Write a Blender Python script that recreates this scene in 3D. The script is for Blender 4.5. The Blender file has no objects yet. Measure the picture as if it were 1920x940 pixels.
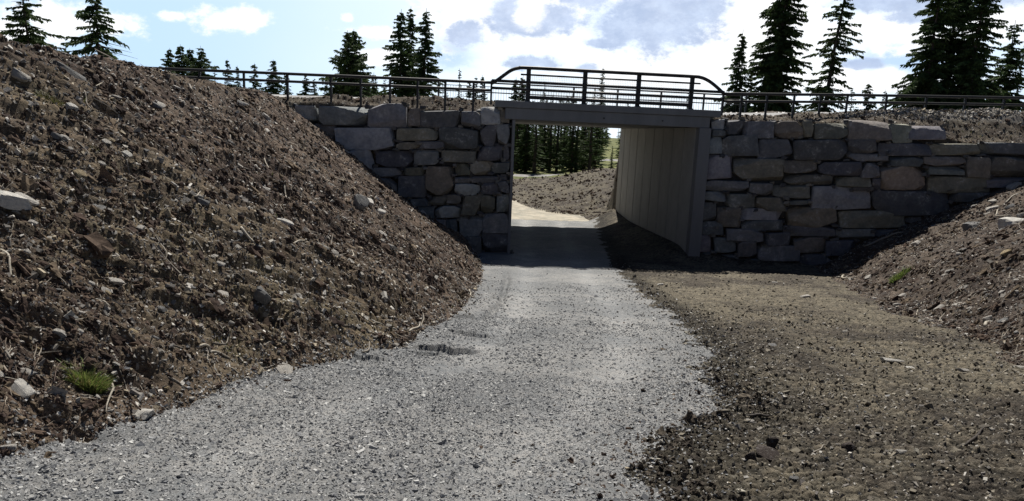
import bpy, math, random
import numpy as np
from mathutils import Matrix, Vector
random.seed(7)
RNG = np.random.default_rng(11)
scene = bpy.context.scene
col = scene.collection

# ------------------------------------------------------------------ camera
F, CX, CY, HZ = 1480., 960., 570., 252.
pit = math.atan((CY-HZ)/F); rol = math.atan(.043)
_u0 = np.array([0, math.sin(pit), math.cos(pit)]); fw = np.array([0, math.cos(pit), -math.sin(pit)])
_X = np.array([1., 0, 0])
up = math.cos(rol)*_u0 - math.sin(rol)*_X
rt = math.cos(rol)*_X + math.sin(rol)*_u0
cam_d = bpy.data.cameras.new('camera'); cam = bpy.data.objects.new('camera', cam_d); col.objects.link(cam)
cam_d.sensor_width = 36; cam_d.sensor_fit = 'HORIZONTAL'; cam_d.lens = 36*F/1920
cam_d.shift_y = (CY-470)/1920
cam_d.clip_start = .1; cam_d.clip_end = 3000
M = Matrix.Identity(4)
for i in range(3):
    M[i][0] = rt[i]; M[i][1] = up[i]; M[i][2] = -fw[i]
cam.matrix_world = M
scene.camera = cam

def ray(px, py): return fw + rt*(px-CX)/F - up*(py-CY)/F
def atY(px, py, y):
    d = ray(px, py); return d*y/d[1]
def onplane(px, py, p0, n):
    d = ray(px, py); return d*(np.dot(p0, n)/np.dot(d, n))

# ------------------------------------------------------------------ sun, sky, exposure
SUN_AZ, SUN_EL = math.radians(4), math.radians(57)
sd = Vector((math.sin(SUN_AZ)*math.cos(SUN_EL), math.cos(SUN_AZ)*math.cos(SUN_EL), math.sin(SUN_EL)))
sl = bpy.data.lights.new('sun', 'SUN'); so = bpy.data.objects.new('sun', sl); col.objects.link(so)
sl.energy = 5.0; sl.angle = math.radians(.5); sl.color = (1, .95, .87)
so.rotation_euler = sd.to_track_quat('Z', 'Y').to_euler(); so.location = (0, 0, 60)
scene.view_settings.view_transform = 'Standard'; scene.view_settings.look = 'None'
scene.view_settings.gamma = 1; scene.view_settings.use_curve_mapping = False
scene.view_settings.exposure = 0.24

def az_el(px, py):
    d = ray(px, py); d = d/np.linalg.norm(d)
    return math.atan2(d[0], d[1]), math.asin(d[2])

def build_world():
    w = bpy.data.worlds.new("World"); scene.world = w; w.use_nodes = True
    nt = w.node_tree; N = nt.nodes; L = nt.links; N.clear()
    out = N.new('ShaderNodeOutputWorld'); bg = N.new('ShaderNodeBackground'); L.new(bg.outputs[0], out.inputs[0])
    bg.inputs[1].default_value = .05
    sky = N.new('ShaderNodeTexSky'); sky.sky_type = 'NISHITA'; sky.sun_disc = False
    sky.sun_elevation = SUN_EL; sky.sun_rotation = SUN_AZ; sky.altitude = 700; sky.air_density = .5; sky.dust_density = .1
    tc = N.new('ShaderNodeTexCoord')
    sep = N.new('ShaderNodeSeparateXYZ'); L.new(tc.outputs['Generated'], sep.inputs[0])
    def m(op, a, b=None, c=None, clamp=False):
        n = N.new('ShaderNodeMath'); n.operation = op; n.use_clamp = clamp
        for i, v in enumerate((a, b, c)):
            if v is None: continue
            if isinstance(v, (int, float)): n.inputs[i].default_value = v
            else: L.new(v, n.inputs[i])
        return n.outputs[0]
    az = m('ARCTAN2', sep.outputs[0], sep.outputs[1]); el = m('ARCSINE', sep.outputs[2])
    cb = N.new('ShaderNodeCombineXYZ'); L.new(az, cb.inputs[0]); L.new(m('MULTIPLY', el, 1.5), cb.inputs[1])
    def noise(scale, det, off, rough=.6):
        mp = N.new('ShaderNodeMapping'); mp.inputs['Location'].default_value = (off, off*.7, 0); L.new(cb.outputs[0], mp.inputs[0])
        n = N.new('ShaderNodeTexNoise'); n.inputs['Scale'].default_value = scale; n.inputs['Detail'].default_value = det
        n.inputs['Roughness'].default_value = rough; L.new(mp.outputs[0], n.inputs[0]); return n.outputs[0]
    n1 = noise(26, 9, 1.3, .68); n2 = noise(9, 5, 7.1, .5); n3 = noise(70, 7, 3.7, .65)
    def ss(v, a, b):
        n = N.new('ShaderNodeMapRange'); n.interpolation_type = 'SMOOTHSTEP'
        L.new(v, n.inputs[0]); n.inputs[1].default_value = a; n.inputs[2].default_value = b; return n.outputs[0]
    def blob(px, py, rx, ry, soft=.35, amp=1.5, nn=None):
        a, e = az_el(px, py); rxa = rx/F*.92; rya = ry/F*.98
        dx = m('MULTIPLY', m('SUBTRACT', az, a), 1/rxa); dy = m('MULTIPLY', m('SUBTRACT', el, e), 1/rya)
        d = m('SQRT', m('ADD', m('MULTIPLY', dx, dx), m('MULTIPLY', dy, dy)))
        d = m('ADD', d, m('MULTIPLY', m('SUBTRACT', nn or n1, .5), -amp*2.6))
        return ss(d, 1+soft, 1-soft)
    def mx(a, b):
        return m('MAXIMUM', a, b)
    def mixc(fac, a, b):
        n = N.new('ShaderNodeMix'); n.data_type = 'RGBA'
        L.new(fac, n.inputs[0])
        for i, v in ((6, a), (7, b)):
            if isinstance(v, tuple): n.inputs[i].default_value = (*v, 1)
            else: L.new(v, n.inputs[i])
        return n.outputs[2]
    # whitish haze veil round the sun side, thinning to the left
    ang = m('ABSOLUTE', m('SUBTRACT', az, az_el(1250, 100)[0]))
    veil = m('MULTIPLY', ss(ang, .62, .12), ss(el, .34, .18))
    veil = m('MULTIPLY', veil, m('ADD', m('MULTIPLY', n2, .5), .62), clamp=True)
    c = sky.outputs[0]
    low = m('MULTIPLY', ss(ang, 1.3, .75), ss(el, .34, .16))
    c = mixc(m('MULTIPLY', low, .93), c, (11.0, 15.0, 19.4))
    c = mixc(veil, c, (18.5, 20.2, 21.6))
    # blue openings
    op = mx(blob(1690, 115, 75, 50, .6, 1.2), blob(845, 100, 40, 25, .8, 1.2))
    c = mixc(m('MULTIPLY', op, .75), c, (8.2, 11.8, 17.4))
    # bright puffs
    puffs = None
    for q in [(430, 37, 58, 18), (320, 31, 20, 8), (110, 38, 95, 24), (30, 60, 60, 30), (190, 50, 35, 14), (652, 34, 10, 7), (700, 62, 50, 10), (1050, 20, 210, 60),
              (880, 40, 80, 45), (1700, 60, 120, 30), (1430, 60, 110, 70), (1850, 40, 90, 30), (1240, 130, 160, 40), (1590, 150, 160, 20), (720, 108, 60, 14)]:
        b = blob(*q, soft=.5, amp=1.5); puffs = b if puffs is None else mx(puffs, b)
    c = mixc(m('MULTIPLY', puffs, .95), c, (20.2, 20.4, 20.7))
    # shaded bodies of the nearer clouds
    grey = None
    for q in [(950, 22, 42, 42), (1048, 36, 55, 28), (985, 48, 62, 18), (1240, 30, 100, 68), (1170, 55, 50, 30), (1300, 10, 70, 50), (875, 68, 42, 24), (1000, 118, 50, 12),
              (1100, 128, 22, 9), (1690, 5, 110, 14), (1730, 32, 60, 13), (1850, -12, 80, 22), (1100, 2, 60, 16), (1620, 120, 30, 9), (1130, 80, 40, 8)]:
        b = blob(*q, soft=.36, amp=1.2, nn=n1); grey = b if grey is None else mx(grey, b)
    c = mixc(m('MULTIPLY', blob(1140, 40, 60, 40, .9, 1.3), .6), c, (11, 14.5, 19.6))
    hole = blob(992, 24, 30, 24, .3, 1.)
    grey = m('MULTIPLY', grey, m('SUBTRACT', 1, m('MULTIPLY', hole, .8)))
    gcol = mixc(ss(n1, .36, .66), (10.8, 12.8, 16.6), (8.0, 9.9, 13.8))
    c = mixc(m('MULTIPLY', grey, m('ADD', m('MULTIPLY', n3, .3), .75), clamp=True), c, gcol)
    L.new(c, bg.inputs[0])
build_world()

# ------------------------------------------------------------------ helpers
def tag(o, label=None, cat=None, group=None, kind=None):
    if label: o['label'] = label
    if cat: o['category'] = cat
    if group: o['group'] = group
    if kind: o['kind'] = kind
    return o
def empty(name, loc=(0, 0, 0), rz=0):
    o = bpy.data.objects.new(name, None); col.objects.link(o); o.location = loc; o.rotation_euler = (0, 0, rz); o.empty_display_size = .3
    return o
def mesh_np(name, V, Fc, mat=None, smooth=False, nper=None):
    """V (n,3); Fc (m,k) array or list of lists"""
    me = bpy.data.meshes.new(name)
    V = np.asarray(V, np.float32)
    if isinstance(Fc, np.ndarray):
        k = Fc.shape[1]; idx = Fc.astype(np.int32).ravel(); starts = np.arange(0, len(idx), k, dtype=np.int32)
    else:
        ln = np.array([len(f) for f in Fc]); idx = np.array([i for f in Fc for i in f], np.int32)
        starts = np.concatenate([[0], np.cumsum(ln)[:-1]]).astype(np.int32)
    me.vertices.add(len(V)); me.vertices.foreach_set('co', V.ravel())
    me.loops.add(len(idx)); me.loops.foreach_set('vertex_index', idx)
    me.polygons.add(len(starts)); me.polygons.foreach_set('loop_start', starts)
    me.update(calc_edges=True)
    me.polygons.foreach_set('use_smooth', np.full(len(starts), bool(smooth)))
    if mat: me.materials.append(mat)
    return me
def link(name, me, parent=None, loc=None):
    o = bpy.data.objects.new(name, me); col.objects.link(o)
    if parent: o.parent = parent
    if loc is not None: o.location = loc
    return o
class MB:
    def __init__(s): s.V = []; s.F = []; s.n = 0
    def add(s, V, Fc):
        s.V.append(np.asarray(V, float)); s.F += [[i+s.n for i in f] for f in Fc]; s.n += len(V)
    def box(s, x0, x1, y0, y1, z0, z1):
        V = [(x, y, z) for z in (z0, z1) for y in (y0, y1) for x in (x0, x1)]
        s.add(V, [(0, 2, 3, 1), (4, 5, 7, 6), (0, 1, 5, 4), (2, 6, 7, 3), (0, 4, 6, 2), (1, 3, 7, 5)])
    def tube(s, pts, r, n=10, caps=True):
        pts = [np.asarray(p, float) for p in pts]; V = []; Fc = []
        rr = r if hasattr(r, '__len__') else [r]*len(pts)
        for i, p in enumerate(pts):
            t = pts[min(i+1, len(pts)-1)]-pts[max(i-1, 0)]; t /= np.linalg.norm(t)+1e-9
            a = np.cross(t, [0, 0, 1.]) if abs(t[2]) < .95 else np.cross(t, [1., 0, 0]); a /= np.linalg.norm(a); b = np.cross(t, a)
            for k in range(n):
                q = 2*math.pi*k/n; V.append(p+rr[i]*(math.cos(q)*a+math.sin(q)*b))
        for i in range(len(pts)-1):
            for k in range(n):
                Fc.append((i*n+k, i*n+(k+1) % n, (i+1)*n+(k+1) % n, (i+1)*n+k))
        if caps: Fc.append(tuple(range(n))[::-1]); Fc.append(tuple((len(pts)-1)*n+k for k in range(n)))
        s.add(V, Fc)
    def mesh(s, name, mat, smooth=False):
        return mesh_np(name, np.concatenate(s.V), s.F, mat, smooth)
    def obj(s, name, mat, parent=None, smooth=False):
        return link(name, s.mesh(name, mat, smooth), parent)

# numpy noise ---------------------------------------------------------------
def _h(ix, iy, s):
    n = (ix.astype(np.int64)*374761393 + iy.astype(np.int64)*668265263 + s*1274126177) & 0xffffffff
    n = ((n ^ (n >> 13))*1274126177) & 0xffffffff
    n = n ^ (n >> 16)
    return (n & 0xffffff)/float(0xffffff)
def vn(x, y, s=0):
    x = np.asarray(x, float); y = np.asarray(y, float)
    ix = np.floor(x); iy = np.floor(y); fx = x-ix; fy = y-iy
    fx = fx*fx*fx*(fx*(fx*6-15)+10); fy = fy*fy*fy*(fy*(fy*6-15)+10)
    a = _h(ix, iy, s); b = _h(ix+1, iy, s); c = _h(ix, iy+1, s); d = _h(ix+1, iy+1, s)
    return (a*(1-fx)+b*fx)*(1-fy)+(c*(1-fx)+d*fx)*fy
def fbm(x, y, s=0, o=4, g=.5):
    t = 0; a = 1; w = 0
    for i in range(o):
        t = t+a*vn(x*2**i+17.3*i, y*2**i-9.1*i, s+i); w += a; a *= g
    return t/w-.5
def vor(x, y, s=0):
    """F2-F1 and cell id"""
    ix = np.floor(x); iy = np.floor(y); f1 = np.full(x.shape, 9.); f2 = np.full(x.shape, 9.); cid = np.zeros(x.shape)
    for dx in (-1, 0, 1):
        for dy in (-1, 0, 1):
            cx = ix+dx; cy = iy+dy; h = _h(cx, cy, s)
            d = np.hypot(cx+h-x, cy+_h(cx, cy, s+7)-y)
            m = d < f1
            f2 = np.where(m, f1, np.minimum(f2, d)); cid = np.where(m, h, cid); f1 = np.where(m, d, f1)
    return f2-f1, cid, f1
def sm(v, a, b):
    t = np.clip((v-a)/(b-a), 0, 1); return t*t*(3-2*t)
def lerp(a, b, t): return a*(1-t)+b*t

# ------------------------------------------------------------------ terrain
BO = np.array([-.82, 27.0]); BX = np.array([.9933, .1155]); BY = np.array([-.1155, .9933])   # bridge frame
BR = math.atan2(.1155, .9933)
def bloc(x, y):
    dx = x-BO[0]; dy = y-BO[1]; return dx*BX[0]+dy*BX[1], dx*BY[0]+dy*BY[1]
def bw(lx, ly, z): return np.array([BO[0]+lx*BX[0]+ly*BY[0], BO[1]+lx*BX[1]+ly*BY[1], z])
def zfloor(y):
    return np.interp(y, [-30, -3, 0, 4, 8, 12, 16, 20, 24, 27, 38, 47, 52, 60, 75, 100, 160, 260, 420],
                     [-1.2, -1.45, -1.62, -1.97, -2.36, -2.78, -3.2, -3.6, -3.93, -4.08, -4.02, -3.85, -3.6, -3.15, -2.95, -2.7, -1.6, .1, -3])
def XL(y): return np.interp(y, [-30, -5, 4.35, 5.3, 7, 8.7, 12, 17, 21, 26, 28], [-7, -5, -3.0, -2.62, -2.2, -1.25, -.82, -.75, -.84, -1.15, -1.3])
def XR(y): return np.interp(y, [-30, 0, 4, 9.1, 11.5, 15.9, 23.9, 28], [9, 7, 6.4, 6.15, 7.1, 7.7, 9.9, 10.6])
def XG(y): return np.interp(y, [-30, 2, 4.1, 4.7, 5.3, 5.9, 6.8, 7.9, 10, 13.2, 17.8, 24.9, 28, 33, 38], [-.3, .55, .76, .8, 1.05, 1.45, 1.9, 2.05, 2.45, 2.72, 2.9, 3.2, 3.4, 3.5, 3.9])
WR0 = np.array([6.75, 28.05]); WR1 = np.array([18., 26.9])
def YWl(x): return 27.2+0*x
def YWr(x): return WR0[1]+(x-WR0[0])*(WR1[1]-WR0[1])/(WR1[0]-WR0[0])
HOLES = []
LEDGES = [((838, 656), .13, .40, 3), ((884, 628), .09, .30, 5), ((800, 664), .07, .2, 9), ((868, 596), .08, .22, 7), ((690, 674), .08, .22, 11), ((930, 560), .07, .12, 13)]
_ledg = []
GUL = [((497, 232), .22, .3, .5), ((520, 275), .3, .35, .6), ((540, 320), .2, .3, .5), ((420, 540), .14, .22, .35), ((400, 525), .12, .2, .3), ((490, 590), .2, .25, .25), ((140, 680), .1, .3, .2),
       ((110, 790), .1, .45, .12), ((60, 655), .12, .2, .15), ((290, 610), .14, .2, .2), ((260, 410), .12, .25, .3), ((330, 480), .1, .2, .3), ((250, 690), .1, .6, .1), ((400, 180), .12, .4, .2), ((175, 150), .15, .3, .2)]
_dents = []
def base(x, y):
    x = np.asarray(x, float); y = np.asarray(y, float)
    zf = zfloor(y)
    wob = (fbm(x*.35, y*.35, 5, 3))*1.0
    # left bank
    dl = XL(y)-x + wob*.3*sm(y, 5, 9)
    sl_ = .70*np.maximum(dl, 0)+.0*dl
    pl = np.interp(y, [0, 20, 27.5, 30], [.71, .72, .98, 1.02])+.14*fbm(x*.25, y*.25, 9, 3)
    k = .35
    zl = zf+sl_
    h = np.clip(.5+.5*(pl-zl)/k, 0, 1); zl = lerp(pl, zl, h)-k*h*(1-h)*.6
    # right bank
    dr = x-XR(y)+wob*.4
    sr = .50*np.maximum(dr, 0)*sm(dr, -.2, 1.6)
    pr = .55+.3*fbm(x*.3, y*.3, 19, 3)
    zr = zf+sr; h = np.clip(.5+.5*(pr-zr)/k, 0, 1); zr = lerp(pr, zr, h)-k*h*(1-h)*.6
    near = np.where(dl > 0, zl, np.where(dr > 0, zr, zf))
    lx, ly = bloc(x, y)
    # soil ledge along the right abutment
    led = sm(lx, 5.5, 7.0)*sm(ly, -.8, 1.5)*(1-sm(ly, 12, 14.5))*(.36+.2*sm(ly, 8, 11.5))
    near = near+np.where(dr <= 0, led, 0)
    # embankment behind the walls
    left = lx < 3.5
    yw = np.where(left, YWl(x), YWr(x))
    into = y-yw
    topL = np.interp(into, [0, .6, 1.3, 2.2], [.58, .72, 1.10, 1.08])+np.clip((-x-1)*.012, 0, .08)
    topL = topL+.12*np.clip(fbm(x*.9, y*.9, 77, 3), -.3, .4)*sm(into, .2, .8)*(1-sm(into, 1.5, 2.2))
    wt = np.interp(x, [6.8, 13.0, 14.2, 15.2, 30], [.80, .88, .62, .38, .45])
    rg = np.interp(x, [6.8, 9, 12, 16, 30], [1.0, 1.12, 1.3, 1.52, 1.6])
    topR = wt+(rg-wt)*sm(into, .5, 2.6)
    # road with superelevation (starts 1.5 m behind the railing)
    rz = np.where(left, 1.0, np.interp(x, [6.8, 9, 12, 16, 30], [1.0, 1.08, 1.22, 1.42, 1.5]))
    road = rz-.03+np.where(left, .028, .036)*np.clip(ly-1.2, 0, 9)
    yr = np.where(left, ly, ly+.10*np.clip(x-7, 0, 12))
    top = np.where(left, topL, topR)
    top = lerp(top, road, sm(yr, 1.6, 2.2)*np.where(left | (x < 12.2), 1, sm(yr, 2.4, 3.6)))
    # beyond
    cx = .07*y+.8; hw = 6.5+.04*y
    side = sm(np.abs(x-cx), hw, hw+7)
    far = lerp(zf, .35+0*x+.4*fbm(x*.05, y*.05, 3, 3), side)
    far = far+1.0*sm(x, 1.2, 6.8)*sm(y, 41, 51)*(1-sm(y, 58, 68))*(1-side)
    far = far+.35*fbm(x*.25, y*.25, 31, 3)*sm(y, 60, 75)
    outside = np.where(left, sm(-lx, -.5, -.22), sm(lx, 7.2, 7.5))
    e = sm(into, .28, .5)*outside
    near = lerp(near, far, sm(ly, 11, 14))
    back = sm(ly, 11.6, 15)
    top = lerp(top, far, back)
    z = lerp(near, top, e)
    for (hx, hy), dep, rx, ry in _dents:
        q = np.exp(-(((x-hx)/rx)**2+((y-hy)/ry)**2)*1.5); z = z-dep*q
    return z
def gclass(x, y):
    """0 gravel 1 left bank 2 mud 3 right bank 4 verge 5 road 6 grass 7 sandy path 8 far mud"""
    lx, ly = bloc(x, y)
    wob = fbm(x*2.2, y*2.2, 41, 4)*.7; w2 = fbm(x*1.1, y*1.1, 43, 4)
    c = np.full(x.shape, 2)
    c = np.where(x < XG(y)+wob*.9+w2*.3, 0, c)
    c = np.where(x < XL(y)+wob*.3, 1, c)
    c = np.where(x > XR(y)+w2*.8, 3, c)
    left = lx < 3.5
    into = y-np.where(left, YWl(x), YWr(x))
    outside = np.where(left, lx < .35, lx > 7.35)
    yr = np.where(left, ly, ly+.10*np.clip(x-7, 0, 12))
    emb = (into > .3) & outside & (ly < 13)
    c = np.where(emb, 4, c)
    c = np.where(emb & (yr > 1.8+w2*.2) & (ly < 11.2), 5, c)
    far = (ly >= 11.0) & ~emb
    # sandy path leaving to the left
    yb = np.interp(x, [-20, -6, -1, 0, .7, 2.2, 4.8], [75, 62, 50, 46.5, 43.5, 41.2, 40.0])+w2*1.2
    c = np.where(far, 8, c)
    c = np.where(far & (y < yb) & (x < 5.2), 7, c)
    c = np.where(far & (lx > 5.75) & (ly < 15), 8, c)
    c = np.where(far & (y > 59.5+.02*x*x+w2*3), 6, c)
    rd = (y > 61+.25*(x)) & (y < 63.5+.3*x) & (x < 6.5)
    c = np.where(far & rd, 7, c)
    c = np.where(far & (np.abs(y-98-.3*x) < 2.2), 7, c)
    return c
def detail(x, y, c):
    bank = (c == 1) | (c == 3) | (c == 4) | (c == 8)
    # clods: domain turned so that streaks run down the slope
    a = .55; sgn = np.where(x > 5, 1., -1.)
    u = x*math.cos(a)-sgn*y*math.sin(a)*-1; v = -sgn*x*math.sin(a)*-1+y*math.cos(a)
    f1 = fbm(u*.9, v*1.5, 101, 3)
    f2 = 1-np.abs(fbm(u*2.6, v*4.2, 111, 3))*2.6
    d1, _, c1 = vor(u*5+f1*3, v*7.5, 5)
    d2, _, c2 = vor(u*12+f1*5, v*17, 8)
    f3 = fbm(x*22, y*22, 131, 2)
    zb = .42*f1+.12*(f2-.6)-.075*c1-.035*c2+.04*f3+.08
    zb = zb*np.where(c == 4, .55, 1)*np.where(c == 3, .8, 1)
    # mud cells
    wx = fbm(x*4, y*4, 61, 2)*.5; dm, ci, cc = vor(x*9+wx*1.6, y*11+wx*2, 9); dm2, ci2, _ = vor(x*21, y*24+wx, 12)
    zm = .05*fbm(x*.8, y*.8, 55, 3)+.03*np.clip(dm*2.2, 0, 1)*np.clip(.35+ci, 0, 1)+.018*np.clip(dm2*3, 0, 1)*ci2+.03*fbm(x*9, y*9, 57, 3)-.04
    edge = np.exp(-((x-XG(y)-.25)/.35)**2)
    zm = zm+edge*(.05*(fbm(x*5, y*5, 59, 3)+.35))*sm(y, 3, 5)
    # gravel
    t = x-np.interp(y, [0, 4.7, 8, 13, 25], [-.9, -.9, .3, .9, 1.2])
    zg = .05*fbm(x*.7, y*.7, 71, 3)+.022*fbm(x*6, y*6, 73, 3)+.012*fbm(x*28, y*28, 75, 2)-.035*(np.exp(-((t-.9)/.22)**2)+np.exp(-((t+.75)/.22)**2))
    w2 = fbm(x*1.1, y*1.1, 43, 4); wobg = fbm(x*2.2, y*2.2, 41, 4)*.7
    z = lerp(zg, zm, sm(x-XG(y)-wobg*.9-w2*.3, -.06, .12))
    z = lerp(z, zb, sm(XL(y)-x+wobg*.3, .0, .45))
    z = lerp(z, zb, sm(x-XR(y)-w2*.8, -.1, .7))
    z = np.where(c == 8, zb*.6, z); z = np.where(c == 7, .02*fbm(x*3, y*3, 7, 2), z); z = np.where(c == 4, zb, z); z = np.where(c == 5, 0.006*fbm(x*3, y*3, 7, 2), z)
    z = np.where(c == 6, .12*fbm(x*1.5, y*1.5, 81, 4), z)
    return z
def hit(px, py, tmax=140):
    d = ray(px, py); t = 2.0
    ts = np.exp(np.linspace(math.log(2), math.log(tmax), 3500))
    P = d[None]*ts[:, None]; z = base(P[:, 0], P[:, 1])
    i = np.argmax(P[:, 2] < z)
    return P[i]
for (q, dep, rx, ry) in HOLES+GUL:
    p = hit(*q); _dents.append(((p[0], p[1]), dep, rx, ry))
for (q, h_, rx, sd_) in LEDGES:
    p = hit(*q); _ledg.append((p[0], p[1], h_, rx, sd_))
# lumps under traced rocks, ruts
def full(x, y):
    x = np.asarray(x, float); y = np.asarray(y, float)
    c = gclass(x, y)
    lx, ly = bloc(x, y)
    tun = (ly > -.2) & (ly < 11.4) & (lx > .2) & (lx < 7.4)
    ez = np.where(np.abs(y-np.where(lx < 3.5, YWl(x), YWr(x))-.35) < .5, .25, 1.)
    # narrow rut between path and bank foot
    rx = np.interp(y, [10.5, 12, 14, 20, 23], [-.55, -.42, -.2, -.15, -.2])
    rut = -.10*np.exp(-((x-rx+.1*fbm(x*3, y*3, 3, 2))/.07)**2)*sm(y, 10.5, 12.5)*(1-sm(y, 19, 23))
    led = 0
    for hx, hy, h_, rx_, sd_ in _ledg:
        v = y-hy-.30*fbm((x-hx)*4, x*0+sd_, sd_, 4)-.25*((x-hx)/rx_)**2*.3; env = np.clip(1-((x-hx)/rx_)**2, 0, 1)**.5
        v = v+.05*fbm(x*22, y*22, sd_+1, 3); led = led+env*h_*.8*(.8*sm(v, -.04, .06)*np.exp(-np.clip(v, 0, 9)/.16)-.4*np.exp(-np.clip(-v, 0, 9)/.18)*(v < .01))
    return led+base(x, y)+detail(x, y, c)*ez*np.where(tun, .5, 1)+rut, c
def full1(x, y):
    z, c = full(np.array([x]), np.array([y])); return float(z[0])
def fullxy(P):
    return full(P[:, 0], P[:, 1])

# ------------------------------------------------------------------ materials
def nodes(name):
    m = bpy.data.materials.new(name); m.use_nodes = True; nt = m.node_tree
    return m, nt, nt.nodes['Principled BSDF']
def N_(nt, t, **kw):
    n = nt.nodes.new(t)
    for k, v in kw.items():
        if k in n.inputs: n.inputs[k].default_value = v
        else: setattr(n, k, v)
    return n
def mixrgb(nt, fac, a, b, mode='MIX'):
    n = nt.nodes.new('ShaderNodeMix'); n.data_type = 'RGBA'; n.blend_type = mode
    for i, v in ((0, fac), (6, a), (7, b)):
        if isinstance(v, (int, float)): n.inputs[i].default_value = v
        elif isinstance(v, tuple): n.inputs[i].default_value = (*v, 1)
        else: nt.links.new(v, n.inputs[i])
    return n.outputs[2]
def ramp(nt, v, a, b):
    n = nt.nodes.new('ShaderNodeMapRange'); nt.links.new(v, n.inputs[0]); n.inputs[1].default_value = a; n.inputs[2].default_value = b
    return n.outputs[0]
def noise_n(nt, scale, det=6, rough=.6, vec=None):
    n = N_(nt, 'ShaderNodeTexNoise', Scale=scale, Detail=det, Roughness=rough)
    if vec is None:
        tc = nt.nodes.new('ShaderNodeTexCoord'); vec = tc.outputs['Object']
    nt.links.new(vec, n.inputs['Vector']); return n.outputs[0]
def bump(nt, b, h, strength, dist, prev=None):
    n = N_(nt, 'ShaderNodeBump', Strength=strength, Distance=dist); nt.links.new(h, n.inputs['Height'])
    if prev is not None: nt.links.new(prev, n.inputs['Normal'])
    nt.links.new(n.outputs[0], b.inputs['Normal']); return n.outputs[0]

def soil_mat(name, sp_scale, sp_col, sp_amt, fine=60, bstr=.8, var=.5, rough=.9, spec=.25):
    """earth: colour attribute 'col' + granular variation + pale grit specks + bump"""
    m, nt, b = nodes(name)
    at = N_(nt, 'ShaderNodeAttribute', attribute_name='col')
    n1 = noise_n(nt, fine, 5, .7); n2 = noise_n(nt, fine*.17, 4, .6)
    c = mixrgb(nt, ramp(nt, n1, .3, .7), mixrgb(nt, 1.0, at.outputs['Color'], (1-var, 1-var, 1-var), 'MULTIPLY'), mixrgb(nt, 1.0, at.outputs['Color'], (1+var, 1+var, 1+var), 'MULTIPLY'))
    c = mixrgb(nt, 1.0, c, mixrgb(nt, ramp(nt, n2, .3, .7), (.75, .78, .8), (1.25, 1.2, 1.15)), 'MULTIPLY')
    tc = nt.nodes.new('ShaderNodeTexCoord')
    v = N_(nt, 'ShaderNodeTexVoronoi', Scale=sp_scale); nt.links.new(tc.outputs['Object'], v.inputs['Vector'])
    sepc = nt.nodes.new('ShaderNodeSeparateColor'); nt.links.new(v.outputs['Color'], sepc.inputs[0])
    mk = nt.nodes.new('ShaderNodeMath'); mk.operation = 'MULTIPLY'
    nt.links.new(ramp(nt, sepc.outputs[0], 1-sp_amt, 1-sp_amt+.02), mk.inputs[0]); nt.links.new(ramp(nt, v.outputs['Distance'], .38, .28), mk.inputs[1])
    c = mixrgb(nt, mk.outputs[0], c, sp_col)
    nt.links.new(c, b.inputs['Base Color'])
    b.inputs['Roughness'].default_value = rough; b.inputs['Specular IOR Level'].default_value = spec
    p = bump(nt, b, n1, bstr, .02); p = bump(nt, b, noise_n(nt, fine*2.7, 3, .6), bstr*.8, .008, p)
    bump(nt, b, v.outputs['Distance'], bstr*.5, .01, p)
    return m
M_gravel = soil_mat('crushed_gravel', 55, (.42, .42, .42), .25, 70, 1.0, .35, .8, .3)
M_bank = soil_mat('bank_soil', 26, (.32, .29, .25), .07, 34, 1.0, .55)
M_mud = soil_mat('dry_mud', 40, (.30, .27, .21), .08, 60, 1.0, .4)
M_verge = soil_mat('verge_soil', 22, (.36, .34, .30), .12, 30, 1.0, .5)
M_sand = soil_mat('sandy_gravel', 20, (.5, .47, .38), .2, 14, .5, .15)
M_grassland = soil_mat('meadow', 6, (.17, .18, .07), .1, 5, 1.0, .5)
M_road = soil_mat('road_asphalt', 60, (.4, .4, .4), .2, 80, .2, .1, .45, .5)

def plain_mat(name, colr, rough=.5, metal=0, nscale=20, var=.15, bs=.2, bd=.005, spec=.5):
    m, nt, b = nodes(name)
    n = noise_n(nt, nscale, 5)
    c = mixrgb(nt, ramp(nt, n, .3, .7), tuple(v*(1-var) for v in colr), tuple(v*(1+var) for v in colr))
    nt.links.new(c, b.inputs['Base Color']); b.inputs['Roughness'].default_value = rough; b.inputs['Metallic'].default_value = metal
    b.inputs['Specular IOR Level'].default_value = spec
    bump(nt, b, n, bs, bd); return m
M_steel = plain_mat('dark_painted_steel', (.02, .02, .021), .5, .0, 15, .2, .05)
M_wire = plain_mat('galvanised_wire', (.16, .165, .17), .5, .3, 15, .2, .05)

def concrete(name, c0, stretch=(1, 1, .25)):
    m, nt, b = nodes(name)
    tc = nt.nodes.new('ShaderNodeTexCoord'); mp = nt.nodes.new('ShaderNodeMapping'); mp.inputs['Scale'].default_value = stretch; nt.links.new(tc.outputs['Object'], mp.inputs[0])
    st = noise_n(nt, 2.2, 6, .65, mp.outputs[0]); n = noise_n(nt, 40, 5)
    c = mixrgb(nt, ramp(nt, st, .3, .7), tuple(v*.85 for v in c0), tuple(v*1.1 for v in c0))
    c = mixrgb(nt, ramp(nt, n, .35, .65), mixrgb(nt, 1., c, (.92, .92, .92), 'MULTIPLY'), c)
    mp2 = nt.nodes.new('ShaderNodeMapping'); mp2.inputs['Scale'].default_value = (1.3, 1.3, .8); nt.links.new(tc.outputs['Object'], mp2.inputs[0])
    v = N_(nt, 'ShaderNodeTexVoronoi', Scale=3.1); nt.links.new(mp2.outputs[0], v.inputs[0])
    c = mixrgb(nt, ramp(nt, v.outputs['Distance'], .035, .02), c, (.03, .03, .03))
    nt.links.new(c, b.inputs['Base Color']); b.inputs['Roughness'].default_value = .85; b.inputs['Specular IOR Level'].default_value = .3
    bump(nt, b, n, .25, .004); return m
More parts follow.
